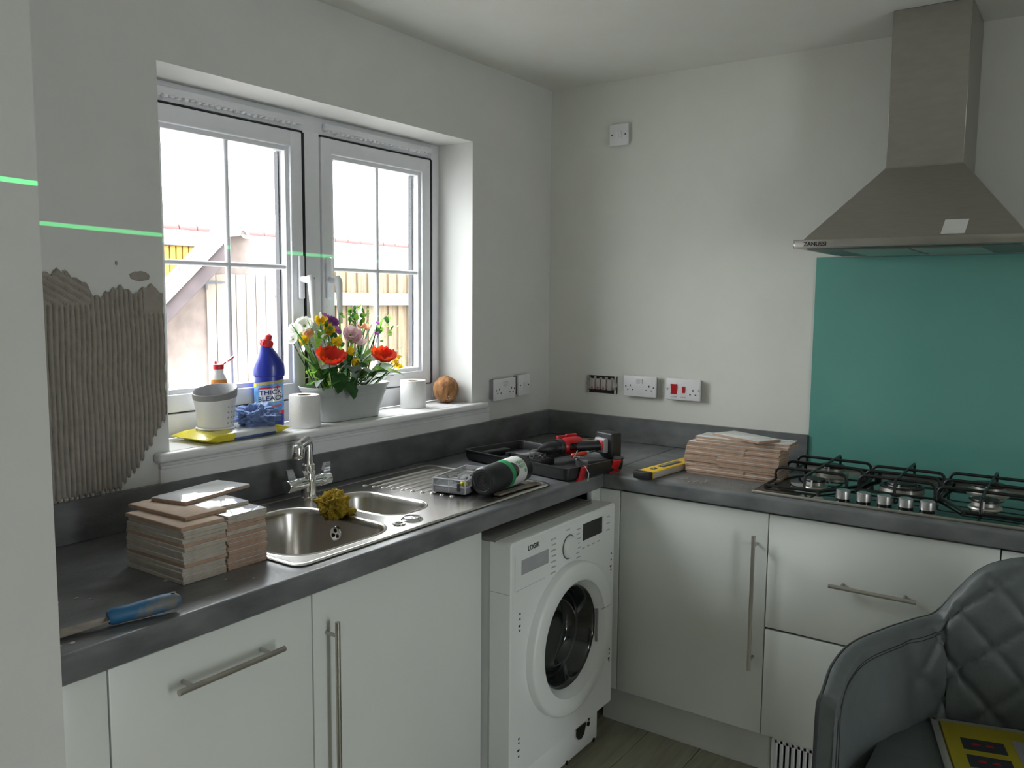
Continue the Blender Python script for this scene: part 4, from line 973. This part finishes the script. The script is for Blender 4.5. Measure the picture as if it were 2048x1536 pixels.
# toilet rolls
def paper_roll(label, x, y, rz):
    t_ = thing('paper_roll', label, 'paper roll', (x, y, SZ), rz, 'paper rolls on the window sill')
    B().lathe([(.020, .001), (.046, .0), (.0475, .003), (.0475, .098), (.046, .101), (.020, .100), (.020, .001)], 40).obj('paper', PAPER, t_)
    B().lathe([(.0198, .0005), (.0198, .1005), (.0190, .1005), (.0190, .0005)], 28).obj('core', CARD, t_); return t_
t1 = paper_roll('white paper roll standing between the bleach bottle and the planter', -1.350, .038, 0)
rows = []
for i in range(10):
    a = R(-60+i*8); rr = .0478+.00025*i**1.5; rows.append([(rr*math.cos(a), rr*math.sin(a), .0006), (rr*math.cos(a), rr*math.sin(a), .0985-.0006*i)])
B().loft(rows, False).obj('loose_sheet', PAPER, t1)
paper_roll('white paper roll standing between the planter and the coconut', -.790, .088, .5)
# coconut
b = B().blob((.050, .050, .0525), 5, lambda d: 1+.03*mnoise.noise(d*2.2)+.010*mnoise.noise(Vector((d.x*14, d.y*14, d.z*3))))
cn = thing('coconut', 'whole brown coconut at the right end of the window sill', 'coconut', (-.607, .082, SZ+.0515)); b.obj('shell', COCO, cn)
for k, (a, e_) in enumerate(((-118, -38), (-132, -44), (-126, -26))):
    d = Vector((math.cos(R(a))*math.cos(R(e_)), math.sin(R(a))*math.cos(R(e_)), math.sin(R(e_)))); B().blob((.0045, .0045, .0045), 2, lambda q: 1, tuple(d*.0485)).obj('eye', CARD, cn)

# ================================================================== planter with artificial flowers
PC = Vector((-1.134, .082, SZ))
pt_ = thing('flower_planter', 'pale grey trough planter full of colourful flowers on the window sill', 'planter', tuple(PC))
def tring(hx, hy, z): return [(x, y, z) for x, y in rrect(-hx, -hy, hx, hy, min(hx, hy)*.92, 8)]
B().loft([tring(.122, .052, 0), tring(.127, .056, .002), tring(.156, .068, .082), tring(.159, .070, .083), tring(.159, .070, .087), tring(.158, .069, .089), tring(.163, .0715, .098), tring(.169, .0745, .106), tring(.172, .077, .112), tring(.174, .078, .115), tring(.170, .075, .1155), tring(.160, .069, .095)], True, True).obj('trough', POT, pt_)
B().loft([tring(.161, .070, .097), tring(.08, .03, .101), tring(.01, .005, .102)], True, False, True).obj('foam', SOIL, pt_)
def blade(p0, p1, w0, mat, name='leaf', sag=.0, n=9, fold=.25, broad=False, tw=None):
    p0, p1 = Vector(p0), Vector(p1); d = (p1-p0); L = d.length; side = d.cross(Vector((0, 0, 1)))
    if side.length < 1e-4: side = Vector((1, 0, 0))
    side.normalize()
    if tw: side = Matrix.Rotation(tw, 3, d.normalized()) @ side
    up = side.cross(d.normalized()); rows = []
    for i in range(n+1):
        t_ = i/n; c = p0+d*t_+Vector((0, 0, 1))*sag*4*t_*(1-t_)
        w = w0*(math.sin(math.pi*min(1, .08+t_*.92))**.75 if broad else (1-t_)**.6*min(1, .4+t_*4))
        wob = 1+.12*math.sin(i*2.6) if broad else 1
        rows.append([tuple(c-side*w*wob+up*w*fold), tuple(c), tuple(c+side*w*(2-wob)+up*w*fold)])
    return B().loft(rows, False).obj(name, mat, pt_, ang=60)
def stem(p0, p1, r=.0022, bow=.01):
    p0, p1 = Vector(p0), Vector(p1); mid = (p0+p1)/2+Vector((bow, -.004, 0))
    return B().tube([p0, (p0+mid)/2+Vector((bow*.3, 0, 0)), mid, (mid+p1)/2+Vector((bow*.3, 0, 0)), p1], r, 6).obj('stem', LEAF, pt_)
def flower(c, r, n, mat, axis, cup=.6, centre=None, layers=1):
    c = Vector(c); ax = Vector(axis).normalized(); u = ax.orthogonal().normalized(); v_ = ax.cross(u); fo = None
    base = B().blob((r*.18, r*.18, r*.18), 2, lambda d: 1, tuple(c)).obj('flower', centre or PYEL, pt_)
    for l in range(layers):
        for k in range(n):
            a = 2*math.pi*(k+.5*l)/n; d = u*math.cos(a)+v_*math.sin(a); s_ = ax.cross(d)
            rr = r*(1-.22*l); rows = []
            for i in range(7):
                t_ = i/6; o_ = d*(rr*(math.sin(t_*math.pi*.5*(1.15-.3*cup))))+ax*(rr*cup*(1+.35*l)*t_**1.4); w = rr*.52*math.sin(math.pi*(.1+.82*t_))**.7
                cur = ax*(rr*.14)
                rows.append([tuple(c+o_-s_*w+cur*t_), tuple(c+o_), tuple(c+o_+s_*w+cur*t_)])
            B().loft(rows, False).obj('petal', mat, base, ang=70)
    return base
rl = random.Random(21)
def L_(x, y, z): return (x-PC.x, y-PC.y, z-PC.z)
SOILZ = .100
for (x, y, z, r, n, m, ax, cup, lay) in (
    (-1.262, .015, 1.292, .048, 6, PRED, (-.20, -.42, .88), .62, 2), (-1.020, .020, 1.284, .044, 6, PRED, (-.15, -.42, .88), .66, 2),
    (-1.235, .085, 1.412, .022, 6, PYEL, (-.4, -.6, .7), .8, 2), (-1.225, .060, 1.388, .020, 5, PYEL, (-.5, -.7, .3), .9, 2),
    (-1.195, .080, 1.412, .022, 7, PPUR, (-.1, -.7, .7), .5, 2), (-1.170, .085, 1.385, .017, 6, PPUR, (.3, -.7, .4), .6, 1), (-1.215, .09, 1.432, .014, 6, PPUR, (0, -.4, .9), .6, 1),
    (-1.125, .060, 1.350, .034, 6, PPNK, (-.3, -.5, .8), 1.1, 2), (-1.095, .070, 1.345, .026, 6, PPNK, (.3, -.6, .6), 1.0, 1),
    (-1.145, .045, 1.372, .024, 6, PPNK, (-.4, -.6, .6), 1.0, 1), (-1.200, .055, 1.350, .018, 5, PYEL, (-.3, -.8, .3), .8, 1), (-1.355, .08, 1.365, .018, 5, PWHT, (-.8, -.4, .3), .5, 1),
    (-1.060, .085, 1.392, .015, 5, PPCH, (-.2, -.5, .9), 1.2, 1), (-1.040, .080, 1.388, .015, 5, PPCH, (.2, -.5, .9), 1.2, 1),
    (-1.290, .100, 1.405, .028, 6, PWHT, (-.6, -.5, .6), .4, 2), (-1.335, .090, 1.390, .024, 6, PWHT, (-.7, -.4, .4), .4, 1), (-1.315, .070, 1.360, .016, 5, PYEL, (-.8, -.5, .2), .7, 1),
    (-1.290, .085, 1.378, .018, 5, PPCH, (-.5, -.7, .4), .6, 1),
    (-1.150, .030, 1.290, .018, 5, PYEL, (0, -.8, -.2), 1.0, 1), (-1.165, .035, 1.320, .016, 5, PYEL, (0, -.9, .2), .9, 1),
    (-.935, .045, 1.282, .013, 5, PYEL, (.1, -.3, -.9), 1.2, 1), (-.915, .050, 1.296, .012, 5, PYEL, (.3, -.3, -.8), 1.2, 1), (-.905, .050, 1.262, .013, 5, PYEL, (.1, -.3, -.9), 1.2, 1), (-.925, .045, 1.268, .012, 5, PYEL, (0, -.3, -.9), 1.2, 1),
    (-.975, .085, 1.405, .010, 5, PPUR, (0, -.5, .8), .6, 1), (-.985, .085, 1.370, .010, 5, PPUR, (0, -.5, .6), .6, 1)):
    p = L_(x, y, z); flower(p, r, n, m, ax, cup, LEAFL if m in (PPNK, PWHT) else None, lay)
    stem((p[0]*.55, p[1]*.4, SOILZ), (p[0], p[1]+.004, p[2]-.004), .0018, rl.uniform(-.01, .01))
for (x, y, z, x2, y2, z2, w_, m) in (   # broad leaves
    (-1.21, .03, 1.215, -1.315, -.010, 1.205, .026, LEAF), (-1.19, .02, 1.225, -1.205, -.030, 1.170, .030, LEAF), (-1.20, .03, 1.250, -1.250, -.005, 1.190, .026, LEAF),
    (-1.12, .05, 1.235, -1.075, .015, 1.310, .034, LEAF), (-1.10, .04, 1.230, -1.150, .005, 1.255, .026, LEAFL), (-1.08, .05, 1.220, -1.000, .010, 1.245, .028, LEAF), (-1.04, .05, 1.240, -.965, .020, 1.262, .024, LEAF), (-1.02, .04, 1.245, -.925, .005, 1.225, .022, LEAFL),
    (-1.13, .03, 1.230, -1.170, -.002, 1.275, .020, LEAFG), (-1.19, .03, 1.270, -1.165, .005, 1.250, .018, LEAFG), (-1.17, .06, 1.250, -1.115, .040, 1.330, .028, LEAF), (-1.21, .06, 1.240, -1.240, .040, 1.290, .022, LEAF), (-1.28, .03, 1.235, -1.325, .010, 1.215, .014, LEAFG), (-1.06, .06, 1.260, -1.045, .05, 1.325, .020, LEAFL), (-1.14, .02, 1.215, -1.10, -.015, 1.255, .022, LEAF), (-1.23, .015, 1.250, -1.205, -.015, 1.290, .013, LEAFG)):
    a, c = L_(x, y, z), L_(x2, y2, z2); blade(a, c, w_, m, sag=.008, broad=True, fold=.18, tw=rl.uniform(-.5, .5))
    stem((a[0]*.6, a[1]*.3, SOILZ), a, .0020, rl.uniform(-.006, .006))
for (x2, y2, z2, w_, m) in (   # strap leaves
    (-1.385, .06, 1.420, .008, LEAF), (-1.370, .05, 1.385, .009, LEAFL), (-1.385, .03, 1.330, .008, LEAFL), (-1.360, .03, 1.305, .008, LEAF), (-1.350, .015, 1.225, .007, LEAFL), (-1.365, .02, 1.245, .006, LEAFL),
    (-1.095, .09, 1.470, .009, LEAF), (-1.085, .08, 1.440, .008, LEAFL), (-1.010, .09, 1.435, .008, LEAF), (-.995, .09, 1.410, .009, LEAF), (-1.030, .09, 1.425, .007, LEAFL), (-.975, .09, 1.39, .007, LEAF),
    (-.860, .05, 1.330, .006, LEAF), (-.865, .04, 1.235, .007, LEAF), (-1.150, .09, 1.450, .008, LEAFL), (-1.300, .08, 1.43, .008, LEAFL), (-1.06, .10, 1.46, .006, LEAFL)):
    p = L_(x2, y2, z2); blade((p[0]*.35, p[1]*.3+.01, SOILZ), p, w_*1.25, m, 'strap_leaf', sag=.02 if abs(p[0]) > .12 else 0, n=12, fold=.3)
for k in range(170):   # small sprigs
    if k < 80: cx_, cz_, sx_, sz_ = -1.255, 1.368, .055, .042
    elif k < 120: cx_, cz_, sx_, sz_ = -1.085, 1.425, .030, .035
    elif k < 150: cx_, cz_, sx_, sz_ = -.965, 1.385, .040, .045
    else: cx_, cz_, sx_, sz_ = -1.13, 1.30, .09, .035
    x = rl.gauss(cx_, sx_*.6); z = rl.gauss(cz_, sz_*.6); y = rl.uniform(.03, .12); p = L_(x, y, z)
    blade(p, (p[0]+rl.uniform(-.022, .022), p[1]-.012, p[2]+rl.uniform(.002, .026)), rl.uniform(.004, .009), rl.choice([LEAFL, LEAFL, LEAFL, LEAF, PWHT if k < 80 else LEAF]), 'leaflet', n=4, fold=.2, broad=True)
for k in range(40):   # extra broad leaves filling the mound
    x = rl.uniform(-1.27, -1.0); z = rl.uniform(1.205, 1.285); y = rl.uniform(.03, .10); p = L_(x, y, z); a = rl.uniform(-1.0, 1.0)
    blade(p, (p[0]+.055*math.sin(a)*1.1, p[1]-rl.uniform(.01, .045), p[2]+.045*math.cos(a)*rl.uniform(-.4, 1)), rl.uniform(.014, .023), rl.choice([LEAF, LEAF, LEAF, LEAFL, LEAFG]), 'leaf', sag=.006, broad=True, fold=.18, tw=rl.uniform(-.6, .6))
for k in range(18):   # fern fronds, upright
    zz = 1.36+k*.006; sx_ = 1 if k % 2 else -1; p = L_(-1.092+.0006*k, .085, zz)
    blade(p, (p[0]+sx_*(.022-.0009*k), p[1]-.004, p[2]+.014), .005, LEAF if k % 3 else LEAFL, 'leaflet', n=4, fold=.1, broad=True)
for x, z in ((-1.24, 1.37), (-1.29, 1.36), (-1.08, 1.44), (-1.06, 1.40), (-.95, 1.42), (-.98, 1.38), (-.93, 1.31)):
    p = L_(x, .085, z); stem((p[0]*.5, .01, SOILZ), p, .0014, rl.uniform(-.012, .012))

# ================================================================== chair
CH = Vector((-1.04, -1.885, 0))
ch_ = thing('armchair', 'grey leatherette dining armchair with diamond quilted back', 'chair', tuple(CH))
half = [(-1.316, -1.530, .600), (-1.320, -1.533, .645), (-1.303, -1.538, .668), (-1.215, -1.534, .690), (-1.100, -1.546, .701), (-.975, -1.592, .706), (-.880, -1.640, .711), (-.822, -1.683, .722), (-.805, -1.728, .785), (-.800, -1.772, .842), (-.795, -1.818, .872), (-.790, -1.885, .890)]
pl_ = [Vector(q)-CH for q in half]
full = pl_+[Vector((q.x, -q.y, q.z)) for q in reversed(pl_[:-1])]
def cat(P, n):
    out = []
    for i in range(len(P)-1):
        p0, p1, p2, p3 = P[max(i-1, 0)], P[i], P[i+1], P[min(i+2, len(P)-1)]
        for k in range(n):
            t_ = k/n; out.append(.5*((2*p1)+(-p0+p2)*t_+(2*p0-5*p1+4*p2-p3)*t_*t_+(-p0+3*p1-3*p2+p3)*t_**3))
    return out+[P[-1]]
rim = cat(full, 8); N = len(rim)
SEAT = .47
def inward(i):
    a, c = rim[max(i-1, 0)], rim[min(i+1, N-1)]; t_ = Vector((c.x-a.x, c.y-a.y, 0))
    if t_.length < 1e-5: t_ = Vector((1, 0, 0))
    t_.normalize(); n = Vector((t_.y, -t_.x, 0))
    if i < 18: n = Vector((.05, -1, 0)).normalized()
    if i > N-1-18: n = Vector((.05, 1, 0)).normalized()
    return n
arc = [0]
for i in range(1, N): arc.append(arc[-1]+(Vector((rim[i].x, rim[i].y, 0))-Vector((rim[i-1].x, rim[i-1].y, 0))).length)
mid = arc[N//2]
TH = .034
def shell_pt(i, v, off):
    """v 0 at rim .. 1 at bottom"""
    q = rim[i]; zb = SEAT-.06; z = q.z+(zb-q.z)*v
    n = inward(i); e = min(i, N-1-i); fr_ = max(0, min(1, (e-14)/26)); lean = .045*v*fr_-.008*v*(1-fr_)
    return Vector((q.x+.026*v*(1-fr_), q.y, z))+n*(lean+off)
NV = 44
JN = 8*6.6
outer = []; inner = []
for k in range(NV+1):
    v = k/NV
    outer.append([tuple(shell_pt(i, v, 0)) for i in range(N)])
ro = B().loft(list(map(list, zip(*outer))), False)
# inner arm skin with soft rolled rim
inn = []
for i in range(N):
    col = [tuple(shell_pt(i, 0, 0)), tuple(shell_pt(i, 0, .008)+Vector((0, 0, .006))), tuple(shell_pt(i, 0, .020)+Vector((0, 0, .006)))]
    for k in range(NV+1):
        v = k/NV; s_ = arc[i]-mid; z = shell_pt(i, v, 0).z; o_ = TH
        if abs(s_) < .33:
            a_ = (s_+z*1.0)/.150; b_ = (s_-z*1.0)/.150
            da_ = abs(a_-round(a_))*.150*.7; db_ = abs(b_-round(b_))*.150*.7
            gv = math.exp(-(da_/.005)**2)+math.exp(-(db_/.005)**2); puff = .008*min(1, min(da_, db_)/.018)**.6
            fade = min(1, (.33-abs(s_))/.03)*min(1, v*10)
            o_ += (puff-.004*min(1, gv))*fade
        else:
            d_ = abs(abs(s_)-.34); o_ += .004*min(1, d_/.03)
            e_ = abs((rim[i].z-z)-.035); o_ -= .0025*math.exp(-(e_/.004)**2)
        col.append(tuple(shell_pt(i, v, o_)+Vector((0, 0, -.004 if k == 0 else 0))))
    inn.append(col)
ro.loft(inn, False)
ro.loft([[inn[0][j] for j in range(3, NV+4)], [outer[j][0] for j in range(NV+1)]], False); ro.loft([[inn[-1][j] for j in range(3, NV+4)], [outer[j][-1] for j in range(NV+1)]], False)
ro.add([inn[0][0], inn[0][1], inn[0][2], inn[0][3]], [(0, 1, 2, 3)]); ro.add([inn[-1][0], inn[-1][1], inn[-1][2], inn[-1][3]], [(0, 1, 2, 3)])
shell = ro.obj('shell', CHAIRL, ch_, ang=60)
pts = [Vector(q)+inward(i)*.002+Vector((0, 0, .001)) for i, q in enumerate(rim)]
pts = [shell_pt(0, v, .002) for v in (1, .8, .6, .4, .2)]+pts+[shell_pt(N-1, v, .002) for v in (.2, .4, .6, .8, 1)]
B().tube(pts, .0042, 8).obj('piping', CHAIRD, ch_)
for off in (.024, .031):
    sm_ = []
    for i in range(16, 56):
        k = (off/(rim[i].z-(SEAT-.06)))*NV; k0 = int(k); a_, c_ = Vector(inn[i][3+k0]), Vector(inn[i][4+k0])
        sm_.append(a_+(c_-a_)*(k-k0)+inward(i)*.0006)
    dn = []
    for k in (40, 32, 24, 16, 9): dn.append(Vector(inn[14 if off < .03 else 16][3+k])+inward(16)*.0006)
    B().tube(dn+sm_[3:], .0012, 6).obj('seam', CHAIRD, ch_)
# seat cushion
b = B(); rings = []
cx_, cy_ = -.03, 0
for g, z in ((.02, SEAT-.07), (0, SEAT-.05), (-.004, SEAT-.02), (.004, SEAT+.004), (.03, SEAT+.014), (.09, SEAT+.018), (.18, SEAT+.016)):
    rings.append([(x, y, z) for x, y in rrect(-.290+g, -.275+g, .200-g, .275-g, .10-min(g*.4, .06), 8)])
b.loft(rings, True, True, True).obj('seat_cushion', CHAIRL, ch_)
for sx in (-1, 1):
    for sy in (-1, 1):
        B().tube([(.0+sx*.17-.03, sy*.19, SEAT-.06), (sx*.23-.03, sy*.24, .006)], [.016, .010], 12).obj('leg', BLACK, ch_)
B().box(-.22, -.2, SEAT-.085, .16, .2, SEAT-.06, .004).obj('underframe', BLACK, ch_)

# booklet pack on the seat
bk = thing('booklet_pack', 'yellow printed booklet in clear film lying on the chair seat', 'booklet', (-.945, -1.722, SEAT+.019), R(16))
# local: +x to the chair back, -y to the right of the picture
B().box(-.255, -.215, 0, .0, 0, .016, .003, 2).obj('booklet', M('booklet_yellow', (.60, .50, .03), .4, var=.08, scale=10), bk)
pn = M('booklet_panel', (.045, .055, .075), .4)
for k, xx in enumerate((-.075, -.150)):
    p_ = B().box(xx-.050, -.120, .0160, xx+.002, -.032, .0168, .0003, 1).obj('picture_panel', pn, bk)
    for yy in (-.060, -.088): B().blob((.006, .009, .0006), 2, lambda d: 1, (xx-.024, yy, .0170)).obj('red_motif', RED, p_)
B().box(-.16, -.205, .0160, -.05, -.140, .0167, .0003, 1).obj('picture_panel', INKG, bk)
B().box(-.262, -.222, -.0005, .018, .016, .0175, .004, 2).obj('clear_film', CLEAR, bk)
B().box(-.262, .002, .004, .018, .018, .013, .003, 2).box(.002, -.222, .004, .020, .018, .013, .003, 2).obj('film_seam', M('film_seam', (.45, .47, .42), .3), bk)
